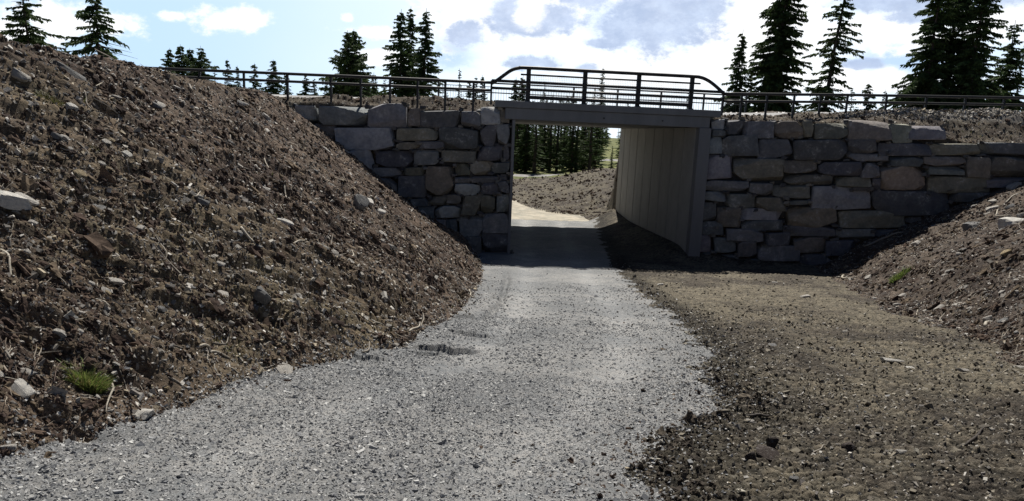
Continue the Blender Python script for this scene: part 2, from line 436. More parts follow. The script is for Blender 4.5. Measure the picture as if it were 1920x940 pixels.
M_conc = concrete('grey_concrete', (.21, .215, .22)); M_conc2 = concrete('pale_concrete', (.40, .395, .37), (1, 1, .7))

def rock_mat(name, patch=.75):
    m, nt, b = nodes(name)
    oi = nt.nodes.new('ShaderNodeObjectInfo'); tc = nt.nodes.new('ShaderNodeTexCoord')
    va = nt.nodes.new('ShaderNodeVectorMath'); va.operation = 'ADD'; nt.links.new(tc.outputs['Object'], va.inputs[0])
    cr = nt.nodes.new('ShaderNodeCombineXYZ'); nt.links.new(oi.outputs['Random'], cr.inputs[0]); nt.links.new(oi.outputs['Random'], cr.inputs[2])
    vs = nt.nodes.new('ShaderNodeVectorMath'); vs.operation = 'SCALE'; vs.inputs['Scale'].default_value = 40; nt.links.new(cr.outputs[0], vs.inputs[0]); nt.links.new(vs.outputs[0], va.inputs[1])
    V = va.outputs[0]
    n1 = noise_n(nt, 2.2, 8, .7, V); n2 = noise_n(nt, 11, 6, .65, V); n3 = noise_n(nt, 45, 4, .6, V)
    c = mixrgb(nt, ramp(nt, n1, .3, .7), mixrgb(nt, 1, oi.outputs['Color'], (.6, .62, .66), 'MULTIPLY'), mixrgb(nt, 1, oi.outputs['Color'], (1.25, 1.22, 1.18), 'MULTIPLY'))
    c = mixrgb(nt, 1., c, mixrgb(nt, ramp(nt, n2, .3, .7), (.8, .8, .8), (1.18, 1.18, 1.18)), 'MULTIPLY')
    # pale fracture / lichen flecks
    mm = nt.nodes.new('ShaderNodeMath'); mm.operation = 'MULTIPLY'; nt.links.new(ramp(nt, n1, .54, .64), mm.inputs[0]); nt.links.new(ramp(nt, n2, .48, .6), mm.inputs[1])
    mk = nt.nodes.new('ShaderNodeMath'); mk.operation = 'MULTIPLY'; nt.links.new(mm.outputs[0], mk.inputs[0]); mk.inputs[1].default_value = patch
    c = mixrgb(nt, mk.outputs[0], c, (.42, .42, .41))
    nt.links.new(c, b.inputs['Base Color']); b.inputs['Roughness'].default_value = .8; b.inputs['Specular IOR Level'].default_value = .35
    p = bump(nt, b, n2, .6, .06); bump(nt, b, n3, .5, .012, p); return m
M_rock = rock_mat('split_rock')
def attr_mat(name, rough=.8, spec=.3, nscale=30, var=.25, trans=0):
    m, nt, b = nodes(name)
    at = N_(nt, 'ShaderNodeAttribute', attribute_name='col'); n = noise_n(nt, nscale, 4)
    c = mixrgb(nt, ramp(nt, n, .3, .7), mixrgb(nt, 1, at.outputs['Color'], (1-var,)*3, 'MULTIPLY'), mixrgb(nt, 1, at.outputs['Color'], (1+var,)*3, 'MULTIPLY'))
    nt.links.new(c, b.inputs['Base Color']); b.inputs['Roughness'].default_value = rough; b.inputs['Specular IOR Level'].default_value = spec
    if trans:
        t = nt.nodes.new('ShaderNodeBsdfTranslucent'); nt.links.new(c, t.inputs[0]); mxs = nt.nodes.new('ShaderNodeMixShader'); mxs.inputs[0].default_value = trans
        nt.links.new(b.outputs[0], mxs.inputs[1]); nt.links.new(t.outputs[0], mxs.inputs[2]); nt.links.new(mxs.outputs[0], nt.nodes['Material Output'].inputs[0])
    else: bump(nt, b, n, .3, .01)
    return m
M_shard = attr_mat('loose_stone', .75, .35, 60)
M_clod = attr_mat('soil_clod', .95, .15, 50, .4)
M_twig = attr_mat('dead_root_wood', .7, .3, 80, .2)
M_needle = attr_mat('spruce_needles', .75, .2, 3, .35, .32)
M_leaf = attr_mat('grass_blade', .6, .3, 20, .25, .35)
M_bark = plain_mat('spruce_bark', (.06, .05, .042), .9, 0, 8, .3, .5, .03)
M_gap = plain_mat('wall_gap_fill', (.06, .06, .06), .95, 0, 8, .3, .5, .03)

# ------------------------------------------------------------------ ground sheet, split by what it is
def build_ground():
    A = np.concatenate([np.linspace(-180, -44, 60)[:-1], np.linspace(-44, -36, 30)[:-1], np.linspace(-36, 36, 860), np.linspace(36, 44, 30)[1:], np.linspace(44, 180, 60)[1:-1]])
    A = np.radians(A)
    R = np.concatenate([np.linspace(.4, 3.4, 40)[:-1], np.exp(np.linspace(math.log(3.4), math.log(30), 900))[:-1], np.exp(np.linspace(math.log(30), math.log(46), 190))[:-1],
                        np.exp(np.linspace(math.log(46), math.log(130), 130))[:-1], np.exp(np.linspace(math.log(130), math.log(900), 50))])
    na, nr = len(A), len(R)
    r, a = np.meshgrid(R, A, indexing='ij')
    x = (r*np.sin(a)).ravel(); y = (r*np.cos(a)).ravel()
    z, c = full(x, y)
    V = np.stack([x, y, z], 1)
    i, j = np.meshgrid(np.arange(nr-1), np.arange(na), indexing='ij'); j2 = (j+1) % na
    Fq = np.stack([i*na+j, i*na+j2, (i+1)*na+j2, (i+1)*na+j], -1).reshape(-1, 4)
    cx = V[Fq].mean(1); fc = gclass(cx[:, 0], cx[:, 1])
    # colours
    n1 = fbm(x*.6, y*.6, 201, 4); n2 = fbm(x*3, y*3, 205, 4); n3 = fbm(x*.25, y*.25, 209, 3); n4 = fbm(x*14, y*14, 213, 2)
    def mixv(A_, B_, t): return np.array(A_)[None]*(1-t[:, None])+np.array(B_)[None]*t[:, None]
    C = np.zeros((len(x), 3))
    grav = mixv((.185, .193, .200), (.275, .277, .275), sm(n1+n2*.6, -.25, .3))
    t_ = x-np.interp(y, [0, 4.7, 8, 13, 25], [-.9, -.9, .3, .9, 1.2])
    grav *= (1+.3*(np.exp(-((t_-.9)/.3)**2)+np.exp(-((t_+.75)/.3)**2)))[:, None]
    bank = mixv((.066, .045, .035), (.145, .108, .080), sm(n2, -.25, .25))
    olive = sm(n3+n1*.5, .1, .35)*.5
    for q, rx_, ry_ in (((300, 470), 1.3, 1.6), ((470, 560), 1.0, 1.8), ((640, 600), .9, 2.2), ((120, 400), .8, 1.0), ((90, 180), .5, .8), ((230, 430), .8, .8)):
        p_ = hit(*q); olive = np.maximum(olive, np.exp(-(((x-p_[0])/rx_)**2+((y-p_[1])/ry_)**2))*np.clip(.8+1.6*n2, 0, 1))
    bank = bank*(1-olive[:, None]*.85)+np.array((.165, .135, .082))*olive[:, None]*.85
    dsk = sm(n1*.7+n4*.5, .1, .3); bank *= (1-.4*dsk)[:, None]
    mud = mixv((.075, .064, .052), (.185, .163, .122), sm(n1*.8+n2*.5, -.25, .22))
    ed = np.exp(-((x-XG(y)-.25)/.45)**2); mud = mud*(1-.6*ed[:, None])
    wxx = fbm(x*4, y*4, 61, 2)*.5; dm, ci, _ = vor(x*9+wxx*1.6, y*11+wxx*2, 9)
    mud *= (.28+.72*sm(dm, .02, .30))[:, None]*(.7+.6*ci)[:, None]
    rb = mixv((.055, .041, .034), (.115, .092, .072), sm(n2+n1*.4, -.25, .25))
    vg = mixv((.050, .037, .028), (.12, .10, .075), sm(n2+n1*.4, -.2, .25))
    stony = sm(x, 11, 15)*sm(z, 1.05, 1.25); vg = vg*(1-stony[:, None]*.8)+np.array((.19, .18, .165))*stony[:, None]*.8
    lx, ly = bloc(x, y)
    gr = mixv((.085, .10, .03), (.16, .17, .055), sm(n1+n2*.5, -.2, .2))
    sand = mixv((.34, .315, .26), (.44, .41, .34), sm(n2, -.2, .2))
    sand = np.where((y > 55)[:, None], np.array((.26, .26, .26))[None], sand)
    fmud = mixv((.062, .052, .042), (.13, .115, .085), sm(n2+n1*.5, -.2, .2))
    road = mixv((.22, .22, .22), (.27, .27, .27), sm(n2, -.2, .2))
    tabs = [grav, bank, mud, rb, vg, road, gr, sand, fmud]
    names = [('gravel_path', M_gravel), ('earth_bank', M_bank), ('muddy_ground', M_mud), ('earth_bank', M_bank), ('road_verge', M_verge), ('road', M_road), ('grassland', M_grassland), ('sandy_path', M_sand), ('ground', M_bank)]
    for k, (nm, mt) in enumerate(names):
        Fk = Fq[fc == k]
        if not len(Fk): continue
        ids = np.unique(Fk); mp = np.zeros(len(V), np.int64); mp[ids] = np.arange(len(ids))
        me = mesh_np(nm, V[ids], mp[Fk], mt, True)
        at = me.color_attributes.new('col', 'FLOAT_COLOR', 'POINT')
        cc = np.ones((len(ids), 4), np.float32); cc[:, :3] = tabs[k][ids]; at.data.foreach_set('color', cc.ravel())
        o = link(nm, me); tag(o, kind='structure')
build_ground()

# ------------------------------------------------------------------ prototypes of rocks
def cube_sphere(n):
    V = {}; vs = []; fs = []
    def idx(p):
        k = tuple(np.round(p, 5))
        if k not in V: V[k] = len(vs); vs.append(p)
        return V[k]
    for ax in range(3):
        for s in (-1, 1):
            for i in range(n):
                for j in range(n):
                    q = []
                    for a, b in ((i, j), (i+1, j), (i+1, j+1), (i, j+1)):
                        p = [0, 0, 0]; p[ax] = s; p[(ax+1) % 3] = -1+2*a/n; p[(ax+2) % 3] = -1+2*b/n
                        q.append(idx(p))
                    fs.append(q if s > 0 else q[::-1])
    return np.array(vs, float), np.array(fs)
CS = {n: cube_sphere(n) for n in (1, 2, 3, 5, 9, 12)}
def n3d(P, s, f):
    return (vn(P[:, 0]*f+P[:, 2]*f*.7+s, P[:, 1]*f-P[:, 2]*f*.5, s)+vn(P[:, 1]*f+3+s, P[:, 2]*f+5, s+3)+vn(P[:, 2]*f+9, P[:, 0]*f+s, s+5))/3-.5
def rock_shape(n, seed, k=5, cuts=7, amp=.10, cutmin=.72):
    r = np.random.default_rng(seed); V, Fc = CS[n]; V = V.copy()
    nk = (np.abs(V)**k).sum(1)**(1/k); V = V/nk[:, None]
    for _ in range(cuts):
        d = r.normal(size=3); d /= np.linalg.norm(d); c = r.uniform(cutmin, 1.05)*np.abs(d).sum()**.5
        s = V@d; ex = np.maximum(s-c, 0); V -= ex[:, None]*d*.95
    nn = n3d(V, seed % 97, 1.7)*2*amp+n3d(V, seed % 89+5, 4.5)*amp*.8
    return V*(1+nn)[:, None], Fc
ROCKP = []
for s in range(14):
    V, Fc = rock_shape(5, 300+s, 5, 13, .06, .38)
    ROCKP.append(mesh_np('stone', V, Fc, M_rock, False))

# ------------------------------------------------------------------ dry stone walls
LW = """550 197 472 231 o|551 199 597 230 l|597 200 689 236 g|687 196 761 239 g|763 202 792 238 t|789 207 863 241 d|863 208 900 238 g|901 200 937 235 l|937 202 955 231 t
532 232 628 281 o|629 240 738 281 l|743 240 820 265 t|741 267 786 281 t|787 265 832 279 d|823 238 898 279 d|899 234 934 275 d|932 233 955 272 g
604 282 702 330 l|702 283 776 313 d|777 280 824 310 g|827 281 893 305 t|895 276 943 302 d|944 273 955 301 d
696 315 752 333 g|753 314 795 330 o|798 312 852 366 T|852 307 881 329 o|882 302 919 329 t|920 302 955 325 d
668 334 743 371 g|745 331 798 370 d|853 331 936 343 d|937 327 955 339 d|853 345 900 367 l|901 344 933 365 d|934 340 955 362 d
722 373 764 405 o|769 371 802 387 d|803 368 837 386 t|838 366 864 384 o|769 388 814 412 d|815 386 865 409 l|866 368 901 403 o|901 367 929 401 o|930 365 955 399 g
794 412 834 444 g|835 412 857 446 d|858 406 905 443 g|906 401 954 437 g
836 446 876 476 o|877 443 903 478 g|904 437 954 474 d|905 474 958 486 g|836 476 904 500 d|905 486 955 502 d|700 373 722 392 d|735 405 768 430 d|765 413 794 440 d|800 446 836 474 d"""
RW = """1335 224 1361 243 l|1361 226 1394 252 d|1394 228 1452 260 g|1452 227 1504 261 t|1504 227 1528 258 t|1528 231 1590 260 o|1590 226 1672 265 o|1668 232 1712 268 t|1704 236 1775 262 g|1335 244 1361 256 d
1330 256 1355 289 l|1356 254 1422 294 d|1423 261 1488 299 d|1488 262 1590 303 d|1592 263 1648 288 d|1650 269 1747 292 d|1747 270 1845 292 t|1846 267 1940 292 d|1940 262 2050 290 g
1323 291 1374 336 l|1376 296 1472 343 o|1469 302 1534 325 o|1535 305 1616 330 d|1589 289 1668 305 g|1671 293 1731 312 d|1732 294 1814 312 t|1617 307 1652 333 g|1652 312 1738 358 T|1742 313 1810 330 g|1812 295 1856 333 o|1857 294 1940 331 o|1940 292 2040 335 g
1473 328 1562 347 o|1569 332 1634 352 o|1636 335 1651 356 d|1745 332 1858 362 o|1850 334 1940 352 g
1318 338 1404 359 g|1405 344 1450 368 g|1452 348 1520 373 o|1524 350 1637 394 l|1640 359 1785 405 d|1600 352 1640 358 d|1785 362 1880 380 d
1315 360 1361 379 g|1362 364 1416 391 g|1418 372 1477 396 o|1478 376 1521 385 o
1308 380 1344 414 g|1345 391 1390 427 o|1391 392 1471 413 l|1392 414 1470 436 d|1478 389 1571 427 T|1576 397 1700 431 o|1700 406 1800 425 d
1305 416 1361 441 d|1362 430 1432 454 g|1433 438 1488 461 d|1471 424 1567 444 d|1568 431 1640 450 g|1640 432 1720 455 d
1302 442 1337 473 g|1340 447 1383 475 g|1384 453 1419 484 g|1421 461 1500 491 g|1488 446 1548 474 o|1549 452 1610 480 d|1302 474 1338 496 d|1340 478 1384 500 d|1385 486 1425 506 d|1426 493 1510 512 d|1502 478 1560 505 d"""
TONE = {'o': (.128, .124, .104), 'l': (.215, .218, .22), 'g': (.138, .140, .143), 'd': (.088, .091, .096), 't': (.158, .149, .124), 'T': (.185, .166, .128)}
CHINK = []
def lean(nm, spec, p0, p1, label, seed, topsplit=None):
    root = empty(nm, (p0[0], p0[1], -4.2)); tag(root, label, 'stone wall')
    d = p1-p0; d = d/np.linalg.norm(d); n = np.array([-d[1], d[0], 0.]); n = n if n[1] > 0 else -n
    P0 = np.array([p0[0], p0[1], 0.]); D3 = np.array([d[0], d[1], 0.])
    r = np.random.default_rng(seed)
    loc = np.array(root.location)
    for row in spec.split('\n'):
        for s in row.split('|'):
            a = s.split(); x0, y0, x1, y1 = map(float, a[:4]); t = a[4]
            if x0 > x1: x0, x1 = x1, x0
            q = [onplane(px, py, P0, n) for px, py in ((x0, y1), (x1, y1), (x1, y0), (x0, y0))]
            uv = [(float((p-P0)@D3), p[2]) for p in q]
            # jitter corners
            w = abs(uv[1][0]-uv[0][0]); h = abs(uv[3][1]-uv[0][1]); g = -.004
            uv = [(u+r.uniform(-.06, .06)*min(w, h)+(g if k in (0, 3) else -g), v+r.uniform(-.05, .05)*min(w, h)+(g if k < 2 else -g)) for k, (u, v) in enumerate(uv)]
            V, Fc = rock_shape(12, int(r.integers(1e6)), r.choice([14, 20, 30]), 7, .03, .80)
            V = np.clip(V, -1.15, 1.15)
            a_, b_, c_ = V[:, 0], V[:, 1], V[:, 2]
            A0, A1, A2, A3 = [np.array(v) for v in uv]
            s_ = (a_+1)/2; t_ = (b_+1)/2
            P2 = (A0[None]*((1-s_)*(1-t_))[:, None]+A1[None]*(s_*(1-t_))[:, None]+A2[None]*(s_*t_)[:, None]+A3[None]*((1-s_)*t_)[:, None])
            dep = .42*(c_+1)+r.uniform(-.07, .06)
            # tilt + rough front
            ta, tb = r.uniform(-.06, .06), r.uniform(-.05, .05)
            rough = (fbm(P2[:, 0]*3.1+seed, P2[:, 1]*3.1, int(r.integers(999)), 4))*.08+np.abs(fbm(P2[:, 0]*1.3, P2[:, 1]*2.0+c_, int(r.integers(999)), 3))*.09
            dep = dep+a_*ta+b_*tb+rough
            W = P0[None]+D3[None]*P2[:, :1]+n[None]*dep[:, None]; W[:, 2] = P2[:, 1]
            ctr = W.mean(0)
            me = mesh_np('stone_block', W-ctr, Fc[:, ::-1] if np.linalg.det(np.stack([D3, [0, 0, 1], n])) < 0 else Fc, M_rock, True)
            me.set_sharp_from_angle(angle=math.radians(17))
            o = link('stone_block', me, root, ctr-loc)
            CHINK.extend([W[:, :].mean(0)*0+onplane(x0, y1, P0, n), onplane(x1, y0, P0, n)]); k = r.uniform(1.4, 2.0); tc_ = np.array(TONE[t])*k*(1+r.uniform(-.05, .05, 3)); o.color = (*tc_, 1)
    return root
lwall = lean('stone_wall', LW, np.array([-14., 27.2]), np.array([-.5, 27.2]), 'dry stone wall of big grey blocks left of the bridge, half hidden by the earth bank', 1)
rwall = lean('stone_wall', RW, WR0, WR1, 'dry stone wall of big grey and tan blocks right of the bridge, fully in shade', 2)
def backing(root, pts, y0, y1f):
    m = MB()
    for i in range(len(pts)-1):
        (xa, za), (xb, zb) = pts[i], pts[i+1]
        ya, yb = y0(xa)+.36, y0(xb)+.36
        V = [(xa, ya, -4.6), (xb, yb, -4.6), (xb, yb, zb), (xa, ya, za), (xa, ya+.2, -4.6), (xb, yb+.2, -4.6), (xb, yb+.2, zb), (xa, ya+.2, za)]
        m.add(np.array(V)-np.array(root.location), [(0, 1, 2, 3), (7, 6, 5, 4), (3, 2, 6, 7)])
    m.obj('backing', M_gap, root)
backing(lwall, [(-11, .35), (-6, .4), (-.45, .4)], YWl, 0)
backing(rwall, [(6.9, .6), (13, .6), (14, .2), (19, .2)], YWr, 0)

# ------------------------------------------------------------------ bridge
br = empty('bridge', (BO[0], BO[1], 0), BR); tag(br, 'grey concrete road bridge over the gravel path with dark steel railing on its edge', 'bridge')
TL = 11.4
def bevel_obj(o, w=.015):
    md = o.modifiers.new('bevel', 'BEVEL'); md.width = w; md.segments = 2; md.limit_method = 'ANGLE'; return o
m = MB(); m.box(0, 7.77, 0, .42, .86, 1.085); bevel_obj(m.obj('edge_beam', M_conc, br), .02)
m = MB(); m.box(.33, 7.42, .07, .60, .485, .857); bevel_obj(m.obj('side_girder', M_conc, br), .02)
m = MB(); V = [(.33, .603, .50), (7.42, .603, .50), (7.42, TL-.6, .50), (.33, TL-.6, .50), (0, .423, .97), (7.77, .423, .97), (7.77, TL-.3, 1.27), (0, TL-.3, 1.27)]
m.add(V, [(3, 2, 1, 0), (4, 5, 6, 7), (0, 1, 5, 4), (1, 2, 6, 5), (2, 3, 7, 6), (3, 0, 4, 7)]); m.obj('deck', M_conc, br)
m = MB(); m.box(.33, 7.42, TL-.597, TL-.1, .485, 1.25); m.box(0, 7.77, TL-.28, TL, 1.10, 1.38); m.obj('edge_beam', M_conc, br)
m = MB(); m.box(.59, .69, .10, TL-.15, -4.7, .482); bevel_obj(m.obj('abutment', M_conc, br), .02)
ab = MB(); ab.box(7.06, 7.48, .03, .38, -4.7, .482); abo = bevel_obj(ab.obj('abutment', M_conc, br), .015)
# board-marked panels of the right abutment, joints between them filled with dark sealant
x_ = .40; k = 0; pm = MB()
while x_ < TL-.2:
    w_ = 1.28 if k < 7 else 1.1
    x2 = min(x_+w_, TL-.1); pm.box(7.05+(.002 if k % 2 else 0), 7.45, x_, x2-.06, -4.7, .482); x_ = x2; k += 1
jm = MB(); jm.box(7.075, 7.44, .39, TL-.12, -4.7, .478); jm.obj('joint_filler', M_gap, abo)
pm.obj('wall_panels', M_conc2, abo)
# drill marks on beam
# railing -----------------------------------------------------------------
rail = empty('bridge_railing', tuple(bw(0, .2, 1.085)), BR); tag(rail, 'dark steel bridge railing with arched top tube along the near edge of the bridge', 'railing')
def blx(px, ly=.2, py=180):
    d = ray(px, py)
    # intersect with line ly=const
    # point t*d; bloc y == ly
    t = (ly+BO@BY)/(d[0]*BY[0]+d[1]*BY[1]); return float((t*d[0]-BO[0])*BX[0]+(t*d[1]-BO[1])*BX[1])
Z0 = 1.085
xl, xr = blx(921), blx(1357)
pp = [blx(q) for q in (990, 1096, 1197, 1297)]
def rel(z): return z-Z0
arch = [(xl, 1.62), (blx(932), 1.74), (blx(945), 1.92), (blx(957), 2.07), (blx(970), 2.15), (blx(988), 2.175), (blx(1100), 2.175), (blx(1200), 2.175), (blx(1290), 2.175), (blx(1310), 2.16), (blx(1325), 2.07), (blx(1340), 1.90), (xr, 1.66)]
def smooth_pts(P, n=6):
    P = [np.array(p, float) for p in P]; out = []
    for i in range(len(P)-1):
        p0 = P[max(i-1, 0)]; p1 = P[i]; p2 = P[i+1]; p3 = P[min(i+2, len(P)-1)]
        for k in range(n):
            t = k/n; out.append(.5*((2*p1)+(-p0+p2)*t+(2*p0-5*p1+4*p2-p3)*t*t+(-p0+3*p1-3*p2+p3)*t**3))
    out.append(P[-1]); return out
m = MB(); m.tube([(p[0], 0, rel(p[1])) for p in smooth_pts(arch)], .058, 12); m.obj('top_rail', M_steel, rail, True)
for z, r_, a, b in ((1.955, .03, blx(975), blx(1312)), (1.71, .048, xl, xr), (1.475, .046, xl, xr), (1.225, .06, pp[0]+.06, pp[-1]-.06)):
    m = MB(); m.tube([(a, -.02 if z < 1.9 else .03, rel(z)), (b, -.02 if z < 1.9 else .03, rel(z))], r_, 10); m.obj('rail', M_steel, rail, True)
for x in pp:
    m = MB(); m.box(x-.07, x+.07, .03, .12, 0, rel(2.15)); m.box(x-.10, x+.10, -.02, .16, 0, .02)
    m.tube([(x-.07, -.01, .035), (x-.07, -.01, .0)], .015, 6); m.tube([(x+.07, -.01, .035), (x+.07, -.01, .0)], .015, 6)
    for z in (1.71, 1.475): m.box(x-.04, x+.04, -.06, .03, rel(z)-.055, rel(z)+.055)
    m.obj('post', M_steel, rail)
for x in (xl, xr):
    m = MB(); m.box(x-.03, x+.03, .0, .08, -.15, rel(1.72)); m.obj('post', M_steel, rail)
m = MB()
for i in range(3):
    a, b = pp[i]+.05, pp[i+1]-.05
    for k in range(int((b-a)/.06)):
        x = a+.03+k*.06; m.tube([(x, .06, rel(1.28)), (x, .06, rel(1.93))], .0022, 4, False)
    for k in range(11): z = 1.29+k*.06; m.tube([(a, .064, rel(z)), (b, .064, rel(z))], .0022, 4, False)
m.obj('wire_mesh', M_wire, rail)
# far-side railing
LYF = TL-.1
fr = empty('bridge_railing', tuple(bw(0, LYF, 1.36)), BR); tag(fr, 'far railing with close vertical bars across the other edge of the bridge', 'railing')
fa, fb = blx(822, LYF), blx(1400, LYF)
for z, r_ in ((.93, .035), (.76, .015), (.12, .015), (.5, .025)):
    m = MB(); m.tube([(fa, 0, z), (fb, 0, z)], r_, 8); m.obj('rail', M_steel, fr, True)
x = fa
while x <= fb+.01:
    m = MB(); m.box(x-.04, x+.04, -.04, .04, -.1, .93); m.obj('post', M_steel, fr); x += (fb-fa)/7
m = MB(); x = fa+.06
while x < fb: m.tube([(x, .02, .1), (x, .02, .77)], .007, 5, False); x += .125
m.obj('vertical_bars', M_steel, fr)

# guardrails along the road -------------------------------------------------
def guardrail(label, pxs, line, zt, gap=.25):
    """line: list of world (x,y); pxs: photo columns of the posts"""
    root = empty('guardrail', (line[0][0], line[0][1], full1(*line[0]))); tag(root, label, 'guardrail')
    loc = np.array(root.location)
    pts = np.array(line)
    def P(t): return np.array([np.interp(t, np.arange(len(pts)), pts[:, 0]), np.interp(t, np.arange(len(pts)), pts[:, 1])])
    ts = np.linspace(0, len(pts)-1, 400); Q = np.array([P(t) for t in ts])
    pxq = np.array([CX+F*((np.array([q[0], q[1], 1.6])@rt)/(np.array([q[0], q[1], 1.6])@fw)) for q in Q])
    for dz, r_ in ((0, .05), (-gap, .046)):
        m = MB(); m.tube([np.array([q[0], q[1], zt(q[0])+dz])-loc for q in Q[::16]]+[np.array([Q[-1][0], Q[-1][1], zt(Q[-1][0])+dz])-loc], r_, 10); m.obj('rail', M_steel, root, True)
    order = np.argsort(pxq)
    for px in pxs:
        q = np.array([np.interp(px, pxq[order], Q[order, 0]), np.interp(px, pxq[order], Q[order, 1])]); z = zt(q[0]); g = full1(*q)
        m = MB(); x, y, _ = np.array([q[0], q[1], 0])-loc; m.box(x-.036, x+.036, y+.03, y+.09, g-.4-loc[2], z+.05-loc[2])
        for dz in (0, -gap): m.box(x-.02, x+.02, y-.045, y+.03, z+dz-.05-loc[2], z+dz+.03-loc[2])
        m.obj('post', M_steel, root)
    return root
ql = bw(xl, .18, 0)[:2]; qr = bw(xr, .18, 0)[:2]
guardrail('dark two tube steel guardrail along the road left of the bridge', [222, 289, 373, 456, 538, 620, 676, 731, 783, 835, 888], [(-22., 28.6), (-13.5, 28.1), (-7, 27.75), (-3, 27.4), tuple(ql)],
          lambda x: np.interp(x, [-22, -13.5, -7, -3, ql[0]], [1.70, 1.69, 1.68, 1.66, 1.64]))
guardrail('dark two tube steel guardrail along the road right of the bridge', [1392, 1439, 1490, 1539, 1589, 1662, 1736, 1809, 1881, 1955], [tuple(qr), (9.5, 28.9), (12, 29.6), (18, 30.2), (24, 30.6)],
          lambda x: np.interp(x, [qr[0], 9.5, 12, 18, 24], [1.66, 1.78, 1.90, 2.08, 2.2]))
#REST
# ------------------------------------------------------------------ scattered debris
def frames(n, rng, nrm=None, flat=.0):
    """random rotation matrices (n,3,3), third axis near the surface normal when flat>0"""
    z = rng.normal(size=(n, 3)); z /= np.linalg.norm(z, axis=1)[:, None]
    if nrm is not None: z = z*(1-flat)+nrm*flat*1.6; z /= np.linalg.norm(z, axis=1)[:, None]
    a = rng.normal(size=(n, 3)); x = np.cross(a, z); x /= np.linalg.norm(x, axis=1)[:, None]; y = np.cross(z, x)
    return np.stack([x, y, z], 2)
def surf_normals(x, y, e=.4):
    z0 = base(x, y); zx = base(x+e, y); zy = base(x, y+e)
    n = np.stack([-(zx-z0)/e, -(zy-z0)/e, np.ones_like(z0)], 1); return n/np.linalg.norm(n, axis=1)[:, None]
def scatter(name, mat, protos, pos, Rm, sc, colr, rng, smooth=False):
    Vs, Fs, Cs = [], [], []; off = 0
    pick = rng.integers(0, len(protos), len(pos))
    for k, (V, Fc) in enumerate(protos):
        i = np.where(pick == k)[0]
        if not len(i): continue
        W = np.einsum('nij,vj,nj->nvi', Rm[i], V, sc[i], optimize=True) if False else np.einsum('nij,nvj->nvi', Rm[i], V[None]*sc[i][:, None, :])
        W += pos[i][:, None, :]
        nv = len(V); Fk = Fc[None]+(np.arange(len(i))*nv)[:, None, None]+off
        Vs.append(W.reshape(-1, 3)); Fs.append(Fk.reshape(-1, Fc.shape[1])); Cs.append(np.repeat(colr[i], nv, 0)); off += nv*len(i)
    V = np.concatenate(Vs); Fc = np.concatenate(Fs); C = np.concatenate(Cs)
    me = mesh_np(name, V, Fc, mat, smooth)
    at = me.color_attributes.new('col', 'FLOAT_COLOR', 'POINT'); cc = np.ones((len(V), 4), np.float32); cc[:, :3] = C; at.data.foreach_set('color', cc.ravel())
    o = link(name, me); tag(o, kind='stuff'); return o
def dframes(P, rng):
    """long axis roughly down the slope"""
    n = surf_normals(P[:, 0], P[:, 1]); d = np.stack([n[:, 0]*n[:, 2], n[:, 1]*n[:, 2], -(n[:, 0]**2+n[:, 1]**2)], 1)+rng.normal(0, .16, P.shape)
    d /= np.linalg.norm(d, axis=1)[:, None]; z = n+rng.normal(0, .35, P.shape); y = np.cross(z, d); y /= np.linalg.norm(y, axis=1)[:, None]; z = np.cross(d, y)
    return np.stack([d, y, z], 2)
def shard(seed):
    r = np.random.default_rng(seed); V, Fc = CS[1]; return V*r.uniform(.55, 1.0, (8, 3))+r.uniform(-.18, .18, (8, 3)), Fc
SH = [shard(i) for i in range(16)]
CL = []
for i in range(10):
    V, Fc = CS[3]; V = V/np.linalg.norm(V, axis=1)[:, None]; V = V*(1+1.5*n3d(V, 40+i, 2.1)+1.6*n3d(V, 60+i, 5))[:, None]; CL.append((V, Fc))
def sector(n, r0, r1, rng, amax=38):
    r = np.sqrt(rng.uniform(r0*r0, r1*r1, n)); a = np.radians(rng.uniform(-amax, amax, n)); return r*np.sin(a), r*np.cos(a)
def place(n, r0, r1, rng, classes, keep=None, sink=.2, size=None):
    x, y = sector(n, r0, r1, rng); c = gclass(x, y); m = np.isin(c, classes)
    if keep is not None: m &= rng.random(n) < keep(x, y)
    x, y = x[m], y[m]; z, _ = full(x, y); return np.stack([x, y, z], 1)
rng = np.random.default_rng(5)
def palette(n, rng, cols, jit=.15, w=None):
    c = np.array(cols)[rng.choice(len(cols), n, p=w)]; return c*(1+rng.normal(0, jit, n))[:, None].clip(.5, 1.6)
GC = [(.24, .245, .25), (.32, .32, .315), (.17, .175, .185), (.42, .42, .41), (.52, .52, .50)]
P, S, C = [], [], []
for s, r1, dens in ((.0055, 7.5, 1900), (.008, 12, 1100), (.012, 19, 130), (.017, 27, 6)):
    n = int(dens*math.radians(76)/2*(r1*r1-9))
    def patch(x, y):
        t = x-np.interp(y, [0, 4.7, 8, 13, 25], [-.9, -.9, .3, .9, 1.2])
        return (.35+.65*sm(fbm(x*1.3, y*1.3, 301, 3), -.15, .12))*(1-.5*np.minimum(1, np.exp(-((t-.9)/.3)**2)+np.exp(-((t+.75)/.3)**2)))
    p = place(n, 3, r1, rng, [0], patch if s > .007 else None); k = len(p)
    ss_ = np.minimum(s*rng.lognormal(0, .35, k), s*1.9); P.append(p); S.append(ss_); C.append(palette(k, rng, GC, .12, [.3, .3, .2, .14, .06]))
def fringe(x, y): return np.maximum(np.exp(-np.clip(x-XG(y), 0, 9)/.20)*(y < 27)*(x > XG(y)-.5), np.exp(-np.clip(XL(y)-x, 0, 9)/.10)*(x < XL(y)+.3))*.7
for s, r1, dens in ((.006, 7.5, 1500), (.009, 12, 900), (.013, 22, 260)):
    n = int(dens*math.radians(76)/2*(r1*r1-9)); p = place(n, 3, r1, rng, [1, 2], fringe); k = len(p)
    P.append(p); S.append(np.minimum(s*rng.lognormal(0, .35, k), s*1.9)); C.append(palette(k, rng, GC, .12, [.3, .3, .2, .14, .06]))
